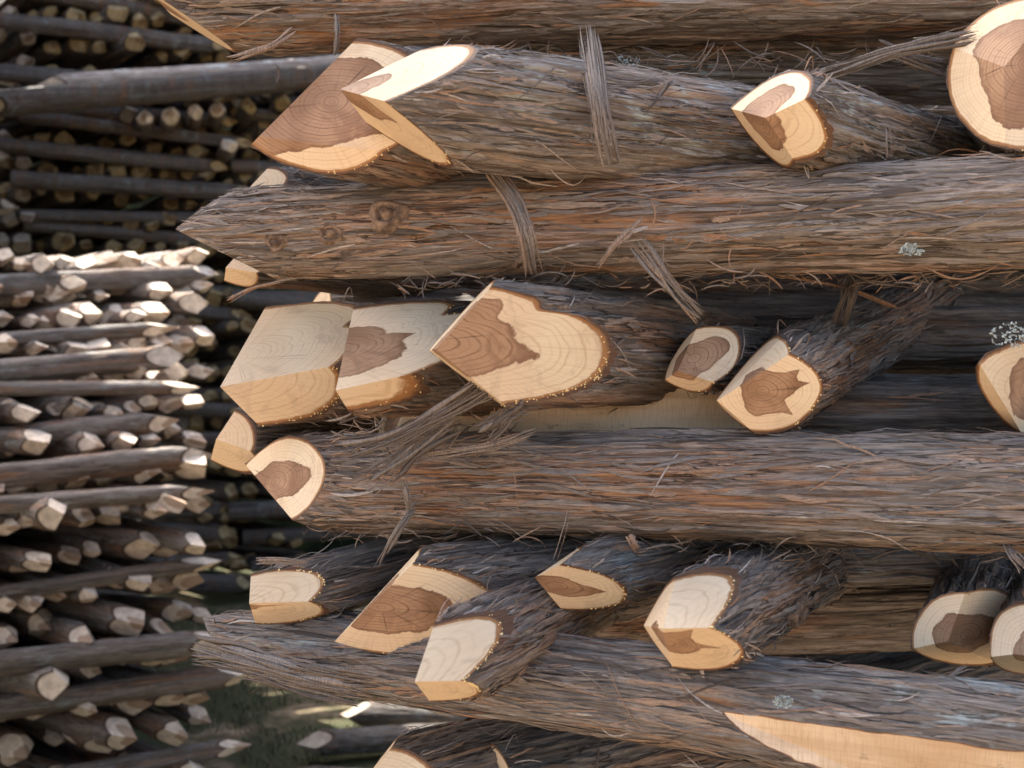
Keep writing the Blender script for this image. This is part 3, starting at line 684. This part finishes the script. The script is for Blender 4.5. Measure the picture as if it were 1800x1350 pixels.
for k, (py, dd) in enumerate([(40, 2.6), (160, 2.65), (280, 2.6), (400, 2.65), (520, 2.6), (640, 2.65), (760, 2.6), (880, 2.65), (1000, 2.6), (1120, 2.65), (1240, 2.6), (1360, 2.65)]):
    inner('long post far inside the near stack, %s of those seen through its gaps' % ['topmost', 'second', 'third', 'fourth', 'fifth', 'sixth', 'seventh', 'eighth', 'ninth', 'tenth', 'eleventh', 'lowest'][k], (820 if k < 10 else 1050, py, dd), (1, 0.03, 0.0), 64, n=0, length=2.0, Nt=60, Nz=40)

for k in range(9):  # posts added to keep the sun out of the stack's inside
    yy = 1.55+0.135*k
    inner('roofing post %s on top of the near stack' % ['nearest the front', 'next', 'third', 'fourth', 'fifth', 'sixth', 'seventh', 'eighth', 'at the very back'][k],
          (690, 675-0.5/yy*FPX, yy), (1, 0.02, 0.0), 0.068/yy*FPX, n=0, length=1.9, Nt=40, Nz=30)
# ---------------------------------------------------------------- torn strips of bark hanging on the near stack
GS = 'torn strips of bark caught on the near stack'
ribbon_bundle('bark_strip', [(1030, 50, 1.14), (1045, 150, 1.01), (1058, 230, 1.00), (1070, 292, 1.02)], 0.017, 12, 'wide upright bark strip hanging below the topmost long post', 1, 0.25, group=GS, tone=(0.35, 0.62))
ribbon_bundle('bark_strip', [(862, 300, 1.09), (900, 350, 1.06), (925, 410, 1.04), (940, 480, 1.07)], 0.015, 9, 'bent bark strip draped down the knotted long post', 2, 0.4, group=GS, tone=(0.3, 0.78))
ribbon_bundle('bark_strip', [(1122, 420, 1.04), (1165, 480, 1.03), (1195, 520, 1.04), (1230, 558, 1.07)], 0.010, 7, 'ragged strip hanging over the small brown hearted tip', 3, 0.8, group=GS, tone=(0.4, 0.8))
ribbon_bundle('bark_strip', [(1048, 470, 1.03), (1085, 425, 1.02), (1130, 385, 1.03)], 0.005, 3, 'thin tan sliver lying slantwise on the knotted long post', 4, 0.5, group=GS, tone=(0.62, 0.8))
ribbon_bundle('bark_strip', [(1500, 488, 1.18), (1488, 530, 1.16), (1470, 575, 1.2)], 0.016, 6, 'wide grey flake standing above the jagged hearted tip', 5, 0.5, group=GS, tone=(0.2, 0.4))
ribbon_bundle('bark_strip', [(1580, 545, 1.2), (1480, 505, 1.18), (1340, 480, 1.12)], 0.004, 3, 'pale splinter sticking out under the knotted long post', 6, 0.5, group=GS, tone=(0.6, 1.0))
ribbon_bundle('bark_strip', [(478, 102, 1.22), (490, 125, 1.22), (486, 145, 1.22), (482, 165, 1.22)], 0.005, 3, 'dark curl hanging under the topmost long post', 7, 0.1, group=GS, tone=(0.15, 0.35))
ribbon_bundle('bark_strip', [(520, 55, 1.20), (470, 85, 1.19), (400, 108, 1.19)], 0.006, 5, 'reddish strip peeling along the underside of the topmost long post', 8, 0.7, group=GS, tone=(0.4, 0.9))
ribbon_bundle('bark_strip', [(520, 492, 1.12), (450, 505, 1.12), (395, 530, 1.12)], 0.003, 3, 'forked orange twig sticking out left below the knotted long post', 9, 1.5, group=GS, tone=(0.7, 0.92))
ribbon_bundle('bark_strip', [(735, 880, 1.10), (700, 930, 1.08), (662, 1000, 1.10)], 0.005, 3, 'grey splinter slanting down from the middle long post', 10, 0.3, group=GS, tone=(0.35, 0.5))
ribbon_bundle('bark_strip', [(708, 840, 1.08), (716, 875, 1.08), (724, 910, 1.10)], 0.0055, 4, 'short blue grey splinter hanging on the middle long post', 11, 0.3, group=GS, tone=(0.45, 0.6))
ribbon_bundle('bark_strip', [(1720, 60, 1.07), (1560, 95, 1.10), (1430, 140, 1.16)], 0.012, 7, 'long grey strip running left from the large round tip', 12, 0.5, group=GS, tone=(0.3, 0.5))
ribbon_bundle('bark_strip', [(1540, 80, 1.12), (1610, 105, 1.12), (1655, 122, 1.14)], 0.010, 6, 'frayed grey strip ending beside the large round tip', 13, 0.9, group=GS, tone=(0.3, 0.5))
ribbon_bundle('bark_strip', [(880, 665, 1.02), (790, 720, 1.03), (700, 770, 1.05), (610, 800, 1.07)], 0.017, 10, 'splintered bark bundle sweeping left under the second cream tip', 14, 1.0, 0.5, group=GS, tone=(0.15, 0.5))
ribbon_bundle('bark_strip', [(800, 735, 1.04), (730, 790, 1.05), (680, 830, 1.06), (640, 860, 1.08)], 0.015, 8, 'lower splintered bark bundle fanning over the middle long post', 15, 1.3, 0.5, group=GS, tone=(0.15, 0.55))
ribbon_bundle('bark_strip', [(925, 712, 1.02), (890, 735, 1.02), (850, 765, 1.03)], 0.014, 7, 'tuft of dark bark below the largest cream face', 16, 1.0, 0.4, group=GS, tone=(0.15, 0.4))
ribbon_bundle('bark_strip', [(945, 758, 1.06), (860, 785, 1.05), (740, 800, 1.06)], 0.008, 5, 'tan strip lying along the top of the middle long post', 17, 0.6, group=GS, tone=(0.55, 0.8))
ribbon_bundle('bark_strip', [(895, 780, 1.08), (905, 840, 1.07), (912, 908, 1.09)], 0.0016, 1, 'single thin straw hanging down the middle long post', 18, 0, group=GS, tone=(0.7, 0.8))
ribbon_bundle('bark_strip', [(1002, 895, 1.05), (990, 940, 1.04), (975, 985, 1.06)], 0.003, 2, 'thin brown splinter slanting above the small orange faced tip', 19, 0.3, group=GS, tone=(0.6, 0.8))
ribbon_bundle('bark_strip', [(450, 985, 1.10), (500, 985, 1.10), (540, 990, 1.11)], 0.006, 4, 'brown sliver lying on the leftmost tip of the lower row', 21, 0.5, group=GS, tone=(0.5, 0.75))
ribbon_bundle('bark_strip', [(640, 1215, 1.05), (520, 1190, 1.06), (420, 1160, 1.08), (342, 1143, 1.10)], 0.030, 14, 'shaggy bark flap peeling off the left end of the bottom long post', 22, 0.2, 0.35, group=GS, tone=(0.25, 0.6))
ribbon_bundle('bark_strip', [(1105, 940, 1.06), (1113, 955, 1.06), (1122, 970, 1.07)], 0.006, 3, 'pale chip on the blue grey post of the lower row', 23, 0.1, group=GS, tone=(0.9, 1.0))
ribbon_bundle('bark_strip', [(1640, 1215, 0.98), (1670, 1190, 0.98), (1700, 1168, 1.0)], 0.005, 3, 'tan splinter below the dim three sided tip', 24, 0.3, group=GS, tone=(0.6, 0.75))
ribbon_bundle('bark_strip', [(1800, 1000, 1.0), (1780, 975, 1.0), (1765, 955, 1.02)], 0.009, 4, 'grey chip at the right edge under the middle long post', 25, 0.3, group=GS, tone=(0.4, 0.6))
ribbon_bundle('bark_strip', [(1560, 225, 1.06), (1562, 250, 1.05), (1563, 278, 1.06)], 0.004, 2, 'short upright splinter right of the small three sided tip', 26, 0.2, group=GS, tone=(0.4, 0.6))
ribbon_bundle('bark_strip', [(592, 25, 1.2), (594, 60, 1.19), (590, 98, 1.2)], 0.003, 2, 'short upright splinter under the topmost long post at left', 27, 0.2, group=GS, tone=(0.4, 0.5))
# tangled fine debris
def debris(label, px0, py0, px1, py1, d0, d1, n, seed, tone=(0.1, 0.9), Lm=0.05, ang=0.5):
    rnd = np.random.RandomState(seed); V, F, T = [], [], []; base = 0; c0 = Pn((px0+px1)/2, (py0+py1)/2, (d0+d1)/2)
    for k in range(n):
        p = Pn(rnd.uniform(px0, px1), rnd.uniform(py0, py1), rnd.uniform(d0, d1))-c0
        a = rnd.normal(0, ang)+(math.pi if rnd.rand() < .5 else 0); b = rnd.normal(0, 0.3); L = rnd.uniform(0.25, 1)*Lm
        dr = np.array([math.cos(a)*math.cos(b), math.sin(b), math.sin(a)*math.cos(b)]); sd_ = np.cross(dr, [0, 1, 0.2]); sd_ /= np.linalg.norm(sd_); bend = rnd.normal(0, 0.12)*L
        w = rnd.uniform(0.0003, 0.0013); ns = 6; t = np.linspace(-.5, .5, ns)
        c = p+dr*L*t[:, None]+sd_*(bend*(t**2)*4)[:, None]+np.array([0, -1, 0])*(rnd.normal(0, 0.1)*L*t**2*4)[:, None]
        hw = w*np.minimum(1, (0.5-np.abs(t))*5+0.15)
        ring = np.stack([c-sd_*hw[:, None], c+np.array([0, -1, 0])*hw[:, None]*0.6, c+sd_*hw[:, None], c+np.array([0, 1, 0])*hw[:, None]*0.6], 1).reshape(-1, 3)
        V.append(ring); F.append(np.array([[4*i+q, 4*i+(q+1) % 4, 4*i+4+(q+1) % 4, 4*i+4+q] for i in range(ns-1) for q in range(4)])+base); base += len(ring)
        T.append(np.full(len(ring), rnd.uniform(*tone)))
    o = mesh_obj('bark_debris', np.concatenate(V), np.concatenate(F), FIB, None, dict(tone=np.concatenate(T))); o.location = c0
    tagm(o, label, 'bark debris', None, 'stuff')
debris('fine bark litter caught above the middle long post at left', 590, 735, 900, 800, 1.08, 1.2, 130, 1)
debris('fine bark litter under the knotted long post', 700, 478, 1240, 510, 1.10, 1.22, 110, 2, Lm=0.04)
debris('fine bark litter under the knotted long post at right', 1250, 478, 1790, 505, 1.06, 1.2, 110, 3, Lm=0.04)
debris('fine bark litter under the topmost long post', 860, 88, 1640, 118, 1.2, 1.33, 150, 4, Lm=0.06)
debris('fine bark litter under the middle long post at right', 1100, 945, 1790, 985, 1.06, 1.2, 120, 5, Lm=0.05)
debris('fine bark litter under the middle long post at left', 560, 925, 1080, 960, 1.10, 1.25, 80, 6, Lm=0.04)
debris('thin orange straws lying on the knotted long post', 1080, 360, 1320, 480, 1.02, 1.05, 14, 7, (0.7, 0.92), 0.05, 1.0)

# grey green tufts of lichen on the bark
def lichen(px, py, d, r, label, seed):
    rnd = np.random.RandomState(seed); V, F = [], []; base = 0
    for k in range(90):
        a = rnd.uniform(0, 2*np.pi); q = 0.8*r*math.sqrt(rnd.rand()); p = np.array([math.cos(a)*q*1.4, rnd.uniform(-0.0015, 0.0015), math.sin(a)*q*0.8])
        for b in range(2):
            dr = rnd.normal(0, 1, 3); dr[1] = -abs(dr[1]); dr /= np.linalg.norm(dr); L = rnd.uniform(0.001, 0.003); sd_ = np.cross(dr, [1, .3, .2]); sd_ /= np.linalg.norm(sd_); w = rnd.uniform(0.0003, 0.0008)
            V += [p-sd_*w, p+sd_*w, p+dr*L+sd_*w*1.5, p+dr*L-sd_*w*1.5]; F.append([base, base+1, base+2, base+3]); base += 4
    o = mesh_obj('lichen_tuft', np.array(V), np.array(F), LICHEN); o.location = P(px, py, d)
    tagm(o, label, 'lichen', None)
lichen(1100, 112, 1.225, 0.016, 'blue grey lichen tuft right of the wide upright bark strip', 1)
lichen(1602, 440, 0.995, 0.010, 'small lichen tuft on the knotted long post at right', 2)
lichen(1376, 1233, 0.915, 0.008, 'small pale lichen tuft on the bottom long post', 3)
lichen(1778, 590, 0.985, 0.020, 'shaggy lichen cushion on the bark of the cropped right tip', 5)

# ---------------------------------------------------------------- ground
def mat_ground():
    m = NT('ground'); co = m.coords()
    a = m.noise(co, 1.4, 6, 0.65); b = m.noise(co, 18, 5, 0.7); c_ = m.noise(co, 90, 4, 0.7); e = m.noise(co, 0.35, 3, 0.5)
    soil = m.mix(m.ss(b, 0.35, 0.65), (0.13, 0.085, 0.055), (0.36, 0.27, 0.18))
    soil = m.mix(m.ss(c_, 0.55, 0.7, 0, 0.7), soil, (0.46, 0.36, 0.25))
    gr = m.mix(m.ss(c_, 0.3, 0.7), (0.030, 0.035, 0.018), (0.075, 0.075, 0.04))
    sx = m.n('ShaderNodeSeparateXYZ'); tc = m.n('ShaderNodeTexCoord'); m.l(tc.outputs['Object'], sx.inputs[0])
    near = m.ss(sx.outputs['Y'], 0.5, 1.8)
    c = m.mix(m.math('MULTIPLY', near, m.ss(a, 0.35, 0.52)), soil, gr)
    m.bump(b, 0.6, 0.02); return m.fin(c, 0.95, 0.1)
n = 60
gx = np.concatenate([[-200, -60, -20], np.linspace(-8, 6, n), [20, 60, 200]]); gy = np.concatenate([[-200, -60, -20], np.linspace(-6, 12, n), [20, 60, 200]])
GX, GY = np.meshgrid(gx, gy, indexing='ij')
def gz(x, y): return 0.02*np.sin(x*2.1+1)*np.sin(y*1.7)+0.015*np.sin(x*5.3)*np.sin(y*4.1+2)
GV = np.stack([GX, GY, gz(GX, GY)*((np.abs(GX) < 15) & (np.abs(GY) < 15))], -1).reshape(-1, 3); m_ = len(gy)
ii, jj = np.meshgrid(np.arange(len(gx)-1), np.arange(m_-1), indexing='ij')
GF = np.stack([ii*m_+jj, (ii+1)*m_+jj, (ii+1)*m_+jj+1, ii*m_+jj+1], -1).reshape(-1, 4)
o = mesh_obj('ground', GV, GF, mat_ground(), None, None, True); o['kind'] = 'structure'
# dark backing added so the stacks' gaps read as shade, not sky
def mat_backing():
    m = NT('dark_backing'); co = m.coords(); a = m.noise(co, 3, 6, 0.7); b = m.noise(co, 14, 4, 0.7)
    c = m.mix(m.ss(a, 0.35, 0.65), (0.012, 0.016, 0.009), (0.05, 0.06, 0.025)); m.bump(b, 1.0, 0.15); return m.fin(c, 0.95, 0.1)
hx = np.linspace(-30, 30, 120); hs = np.linspace(0, 1, 40); HX, HS = np.meshgrid(hx, hs, indexing='ij')
HY = 8.6+HS*4.5+0.8*(vnoise(HX*0.9+50, HS*6+3, 10000, 5)-0.5)+0.5*(vnoise(HX*3+90, HS*20, 10000, 6)-0.5)
HZ = -0.1+10*HS**0.8+0.9*(vnoise(HX*0.5+70, HS*3, 10000, 7)-0.5)*HS+0.5*(vnoise(HX*2.5+70, HS*14, 10000, 8)-0.5)*HS
hv = np.stack([HX, HY, HZ], -1).reshape(-1, 3); ii, jj = np.meshgrid(np.arange(119), np.arange(39), indexing='ij')
o = mesh_obj('added_dark_backing', hv, np.stack([ii*40+jj, (ii+1)*40+jj, (ii+1)*40+jj+1, ii*40+jj+1], -1).reshape(-1, 4), mat_backing(), None, None, True); o['kind'] = 'structure'
# grass
def mat_grass():
    m = NT('grass_blade'); t = m.attr('tone')
    return m.fin(m.ramp(t, [(0, (0.03, 0.045, 0.018)), (0.5, (0.07, 0.09, 0.035)), (0.8, (0.17, 0.14, 0.085)), (1, (0.24, 0.19, 0.125))]), 0.7, 0.2)
rnd = np.random.RandomState(5); NB = 26000
bx = rnd.uniform(-2.6, 1.6, NB); by = rnd.uniform(2.4, 6.2, NB)
cl = vnoise((bx+10)*2.2, (by+10)*2.2, 1000, 77); k = cl > 0.42; bx = bx[k]; by = by[k]; NB = len(bx)
h = rnd.uniform(0.01, 0.05, NB); an = rnd.uniform(0, 2*np.pi, NB); w = rnd.uniform(0.0015, 0.004, NB); lean = rnd.uniform(0.1, 1.1, NB)*h; la = rnd.uniform(0, 2*np.pi, NB)
bz = gz(bx, by)-0.003
v0 = np.stack([bx-w*np.cos(an), by-w*np.sin(an), bz], -1); v1 = np.stack([bx+w*np.cos(an), by+w*np.sin(an), bz], -1)
mx = bx+lean*0.4*np.cos(la); my = by+lean*0.4*np.sin(la)
v2 = np.stack([mx+w*np.cos(an), my+w*np.sin(an), bz+h*0.6], -1); v3 = np.stack([mx-w*np.cos(an), my-w*np.sin(an), bz+h*0.6], -1)
tx = bx+lean*np.cos(la); ty = by+lean*np.sin(la)
v4 = np.stack([tx+0.2*w, ty, bz+h], -1); v5 = np.stack([tx-0.2*w, ty, bz+h], -1)
V = np.stack([v0, v1, v2, v3, v4, v5], 1).reshape(-1, 3); b0 = np.arange(NB)*6
F = np.concatenate([np.stack([b0, b0+1, b0+2, b0+3], -1), np.stack([b0+3, b0+2, b0+4, b0+5], -1)])
o = mesh_obj('grass', V, F, mat_grass(), None, dict(tone=np.repeat(rnd.rand(NB), 6))); tagm(o, 'short shaded grass and leaf litter between the stacks', 'grass', None, 'stuff')

# ---------------------------------------------------------------- far stacks of posts
PROT = []
for k in range(9):
    rr_ = np.random.RandomState(300+k); rad = rr_.uniform(0.052, 0.068)
    s = Post((900, 675, 1.0), (0, 1, 0.0), r=rad, seed=300+k, tb=0.003); s.A = np.zeros(3)
    s.M = Matrix(((s.X[0], s.Y[0], s.d[0], 0), (s.X[1], s.Y[1], s.d[1], 0), (s.X[2], s.Y[2], s.d[2], 0), (0, 0, 0, 1)))
    nf = [3, 4, 3, 4, 3, 4, 4, 3, 4][k]; a0 = rr_.uniform(0, 6.28)
    for q in range(nf):
        a = a0+q*2*np.pi/nf+rr_.uniform(-0.3, 0.3); sl = rr_.uniform(1.5, 3.0)
        s.planes.append(np.array([math.cos(a)*sl, math.sin(a)*sl, rr_.uniform(-0.01, 0.01)]))
    root = s.build('prototype', length=1.5, Nt=44, Nz=26, Ns=5, heart=rr_.uniform(0.1, 0.6), fibres=30, vis=(0, 360), group=None, fine=False, onepart=True, col=(0.5, 0.45, 0.55), frange=(0, 0.5), pow_=1.3)
    PROT.append((root, s.M.copy()))
used = set(); PUT = []
def put(k, loc, d, label, group, scale=1.0, roll=0.0, col=(0.5, 0.4, 0.5), zs=1.0):
    src = PROT[k][0]
    if k not in used: root = src; used.add(k); kids = list(src.children)
    else:
        root = src.copy(); COL.objects.link(root); kids = []
        for c in list(src.children):
            q = c.copy(); COL.objects.link(q); q.parent = root; kids.append(q)
    d = Vector(d).normalized(); up = Vector((0, 0, 1)); X = (up-up.dot(d)*d).normalized(); Y = d.cross(X)
    M = Matrix(((X[0], Y[0], d[0], 0), (X[1], Y[1], d[1], 0), (X[2], Y[2], d[2], 0), (0, 0, 0, 1)))
    root.matrix_world = Matrix.Translation(loc) @ M @ Matrix.Rotation(roll, 4, 'Z') @ Matrix.Diagonal((scale, scale, zs, 1))
    root['label'] = label; root['category'] = 'post'; root['group'] = group; PUT.append(root)
    for c in kids:
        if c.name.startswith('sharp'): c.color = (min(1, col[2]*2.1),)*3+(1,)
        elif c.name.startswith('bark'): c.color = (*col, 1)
    return root
ORD = ['top', 'second', 'third', 'fourth', 'fifth', 'sixth', 'seventh', 'eighth', 'ninth', 'tenth', 'eleventh', 'twelfth', 'thirteenth', 'fourteenth', 'fifteenth', 'sixteenth', 'seventeenth', 'eighteenth', 'nineteenth', 'twentieth', 'lower twentieth', 'second lowest', 'lowest', 'hidden', 'hidden', 'hidden']
rnd = random.Random(4)
def pile(F0, F1, ztop, ptip, plong, nrow, step, tipdir, nm, skip, jut, sc=1.0, nback=2, val=0.5, tilt=0.0):
    F0 = Vector((*F0, 0)); F1 = Vector((*F1, 0)); e = (F1-F0); L = e.length; e.normalize(); nrm = Vector((-e.y, e.x, 0))
    z = ztop; ntip = nlong = 0
    for r in range(nrow):
        if r % 2 == 1:
            z -= (ptip+plong)/2*rnd.uniform(0.95, 1.05)
            if z < 0.05: break
            for q in range(nback):
                if q == 0 and rnd.random() < 0.28 and r > 2: continue
                for seg in range(max(1, int(L/1.5+0.8))):
                    o2 = F1+e*(rnd.uniform(-0.16, 0.10)-seg*1.5)+nrm*(-0.055+rnd.uniform(-0.07, 0.06)-jut(0, z)+0.40*q)
                    if all(skip(o2-e*w_, z) for w_ in (0.02, 0.4, 0.75, 1.1, 1.45)): continue
                    dd = -e+Vector((0, 0, rnd.uniform(-0.07, 0.07)-tilt))
                    put(rnd.randrange(9), (o2.x, o2.y, z), dd, 'long post in the %s lengthwise layer of the %s' % (ORD[nlong], nm), 'lengthwise posts in the %s layer of the %s' % (ORD[nlong], nm),
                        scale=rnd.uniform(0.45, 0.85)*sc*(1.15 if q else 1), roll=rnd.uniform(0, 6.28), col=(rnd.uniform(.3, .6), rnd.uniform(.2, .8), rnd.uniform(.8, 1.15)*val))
            nlong += 1
        else:
            z -= (ptip+plong)/2*rnd.uniform(0.95, 1.05)
            if z < 0.05: break
            t = rnd.uniform(0, step)
            while t < L:
                p = F0+e*t+nrm*(rnd.gauss(-0.07, 0.065)-jut(t, z)); t += step*rnd.uniform(0.72, 1.2)
                if skip(p, z): continue
                dd = Vector(tipdir)+Vector((rnd.uniform(-.14, .14), rnd.uniform(-.12, .12), rnd.uniform(-.07, .05)))
                put(rnd.randrange(9), (p.x, p.y, z+rnd.gauss(0, 0.018)+tilt*(t-L)), dd, 'pointed post in the %s tip row of the %s' % (ORD[ntip], nm), 'post tips in the %s row of the %s' % (ORD[ntip], nm),
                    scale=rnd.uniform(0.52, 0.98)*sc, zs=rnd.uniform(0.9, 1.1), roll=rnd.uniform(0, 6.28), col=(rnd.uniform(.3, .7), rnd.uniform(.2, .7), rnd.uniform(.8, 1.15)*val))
            ntip += 1
def px(p, z): return 900+p.x/p.y*FPX, 675-(z-CAMZ)/p.y*FPX
def skip1(p, z):
    x, y = px(p, z); return x < -60 or x > 700
def skip2(p, z):
    x, y = px(p, z); return x < -50 or x > 640 or y > 1250 or (x < 330 and y > 490) or (x > 560 and 300 < y) or (x > 510 and 300 < y < 860)
pile((-2.6, 4.2), (-1.36, 4.6), 2.12, 0.082, 0.045, 33, 0.085, (-0.78, 0.62, 0.0), 'left sunlit stack', skip1, lambda t, z: min(0.95, max(0, 2.05-z))+0.15*max(0, 1.1-z), tilt=0.05, nback=1, val=0.56)  # raised colour value adds to this stack's sunlit look
n1 = len(PUT)
pile((-3.9, 6.4), (-0.4, 7.4), 4.5, 0.110, 0.06, 52, 0.15, (-0.7, 0.7, 0.0), 'far shaded stack', skip2, lambda t, z: 0.0, nback=1, val=0.25, sc=1.3, tilt=-0.02)  # low colour value puts extra shade into this stack's colour
# the pale grey post lying out in front of the far stack and the sunlit tips just under it
for (x0, y0, d0, x1, y1, d1, sc_, lb) in ((-60, 186, 6.0, 640, 128, 6.85, 1.35, 'long pale grey post lying out in front of the far shaded stack at upper left'), (60, 152, 6.2, 640, 112, 6.95, 1.1, 'second pale grey post resting above and behind the first at upper left')):
    a_ = P(x0, y0, d0); b_ = P(x1, y1, d1); dv = b_-a_
    put(4, a_, dv, lb, 'pale grey posts at upper left', scale=sc_, zs=dv.length/1.5, roll=1.0, col=(0.0, 1.2, 1.1))
for k_, (x_, y_) in enumerate(((255, 200), (300, 196), (345, 190), (385, 186), (440, 180), (500, 172), (405, 250), (560, 165))):
    put((k_*2+1) % 9, P(x_, y_, 6.1+x_*0.0011), (-0.35, 0.93, 0.0), 'sunlit tip jutting out under the pale grey posts', 'sunlit tips under the pale grey posts', scale=0.95, roll=k_*0.9, col=(0.4, 0.3, 0.5))
# labels: each post by its place in its row
NTH = ['first', 'second', 'third', 'fourth', 'fifth', 'sixth', 'seventh', 'eighth', 'ninth', 'tenth', 'eleventh', 'twelfth', 'thirteenth', 'fourteenth', 'fifteenth', 'sixteenth', 'seventeenth', 'eighteenth', 'nineteenth', 'twentieth']
byl = {}
for r in PUT: byl.setdefault(r['label'], []).append(r)
for l, rs in byl.items():
    if len(rs) > 20: continue
    rs.sort(key=lambda r: -r.matrix_basis.translation.x/r.matrix_basis.translation.y)
    if len(rs) > 1:
        for k, r in enumerate(rs): r['label'] = (NTH[k]+' from the right, '+l)
# the smallest posts of the far stack, past the first 300 of the scene, are one mass
def join_rest(roots, label):
    V, F, MI, T, H, SR, HD = [], [], [], [], [], [], []; base = 0
    bpy.context.view_layer.update()
    for r in roots:
        M = np.array(r.matrix_basis)
        for c in list(r.children):
            me = c.data; n = len(me.vertices); co = np.empty(n*3); me.vertices.foreach_get('co', co); co = co.reshape(-1, 3)@M[:3, :3].T+M[:3, 3]
            if not c.name.startswith('bark_fibres'):
                g = lambda k: (lambda a: (me.attributes[k].data.foreach_get('value', a), a)[1] if k in me.attributes else a)(np.zeros(n))
                V.append(co); T.append(g('tone')); H.append(g('ht')); SR.append(g('sr')); HD.append(g('hd'))
                mi = 0 if c.name.startswith('bark') else 1
                for p in me.polygons: F.append([v+base for v in p.vertices]); MI.append(mi)
                base += n
    for r in roots:
        for c in list(r.children): bpy.data.objects.remove(c)
        bpy.data.objects.remove(r)
    me = bpy.data.meshes.new('post_pile'); me.from_pydata(np.concatenate(V).tolist(), [], F); me.materials.append(BARK); me.materials.append(WOOD_TINTED)
    me.polygons.foreach_set('material_index', np.array(MI, dtype=np.int32))
    for k, a in (('tone', T), ('ht', H), ('sr', SR), ('hd', HD)):
        at = me.attributes.new(k, 'FLOAT', 'POINT'); at.data.foreach_set('value', np.concatenate(a).astype(np.float32))
    o = bpy.data.objects.new('post_pile', me); COL.objects.link(o); o.color = (0.45, 0.4, 0.26, 1); tagm(o, label, 'posts', None, 'stuff')  # colour kept low to match the far stack's painted shade
P2 = sorted(PUT[n1:], key=lambda r: (px(r.matrix_basis.translation, r.matrix_basis.translation.z)[0] < -20, r.matrix_basis.translation.y))
protos = {id(p[0]) for p in PROT}
P2 = [r for r in P2]
keep = max(0, 225-n1)
if FITLOG: FITLOG.write('n1 %d P2 %d\n' % (n1, len(P2))); FITLOG.flush()
rest = [r for r in P2[keep:] if all(r is not p[0] for p in PROT)]
join_rest(rest, 'countless small post tips higher up and farther back in the far shaded stack')
# unseen stacks added left of the view only to block the sun
def shade_stack(F0, F1, ztop, label, rad=0.06, nq=3):
    F0 = np.array(F0); F1 = np.array(F1); e = (F1-F0)/np.linalg.norm(F1-F0); nr = np.array([-e[1], e[0]]); rn = np.random.RandomState(9); V, F = [], []; base = 0
    z = rad
    while z < ztop:
        for q in range(nq):
            a = F0+nr*q*2*rad+e*rn.uniform(-.05, .05); b = F1+nr*q*2*rad+e*rn.uniform(-.05, .05); r_ = rad*rn.uniform(0.95, 1.1)
            for p, pr in ((a-e*0.08, 0.2), (a, 1), (b, 1), (b+e*0.08, 0.2)):
                for k in range(12):
                    c, s_ = math.cos(k*math.pi/6), math.sin(k*math.pi/6); V.append([p[0]+nr[0]*c*r_*pr, p[1]+nr[1]*c*r_*pr, z+s_*r_*pr])
            for s2 in range(3):
                for k in range(12): F.append([base+s2*12+k, base+s2*12+(k+1) % 12, base+s2*12+12+(k+1) % 12, base+s2*12+12+k])
            F.append([base+k for k in range(12)][::-1]); F.append([base+36+k for k in range(12)]); base += 48
        z += rad*1.85
    o = mesh_obj('post_pile', np.array(V), F, BARK, None, dict(tone=np.random.RandomState(3).rand(len(V)), ht=np.full(len(V), 0.5)), True); o.color = (0.4, 0.4, 0.45, 1)
    tagm(o, label, 'posts', None, 'stuff')
shade_stack((-2.6, 1.52), (-1.24, 1.48), 3.42, 'tall added sun blocker, an unseen stack just outside the left edge')
shade_stack((-2.9, 2.02), (-1.50, 2.00), 5.2, 'tallest added sun blocker outside the left edge, behind the first', nq=4)
shade_stack((-5.2, 4.95), (-3.50, 5.30), 4.15, 'high added sun blocker beyond the left edge, farthest back', nq=11)
shade_stack((-5.0, 3.75), (-2.80, 4.50), 3.40, 'added sun blocker beyond the left edge behind the sunlit stack')
for k in range(9):
    if k not in used:
        for c in list(PROT[k][0].children): bpy.data.objects.remove(c)
        bpy.data.objects.remove(PROT[k][0])
# loose posts on the ground
used_l = [((-0.86, 3.95, 0.07), (0.9, 0.15, 0.0), 'short sawn post lying on the grass, its pale round end to the left'), ((-0.75, 4.35, 0.06), (0.95, -0.1, 0), 'post lying in the grass behind the short sawn one'),
          ((-1.1, 3.5, 0.05), (0.93, 0.1, 0.0), 'thin grey post lying on the ground at the bottom edge'), ((-0.95, 3.3, 0.05), (0.9, 0.25, 0.0), 'bluish post lying nearest at the bottom edge'),
          ((-0.9, 3.75, 0.04), (0.98, -0.12, 0.0), 'thin post half buried in grass between the loose posts')]
for k, (l, d, t) in enumerate(used_l):
    put([5, 0, 2, 3, 5][k], l, d, t, 'loose posts lying on the ground', scale=[0.9, 0.9, 0.6, 0.7, 0.5][k], roll=k*1.3, col=(0.3, 0.8, 0.30))
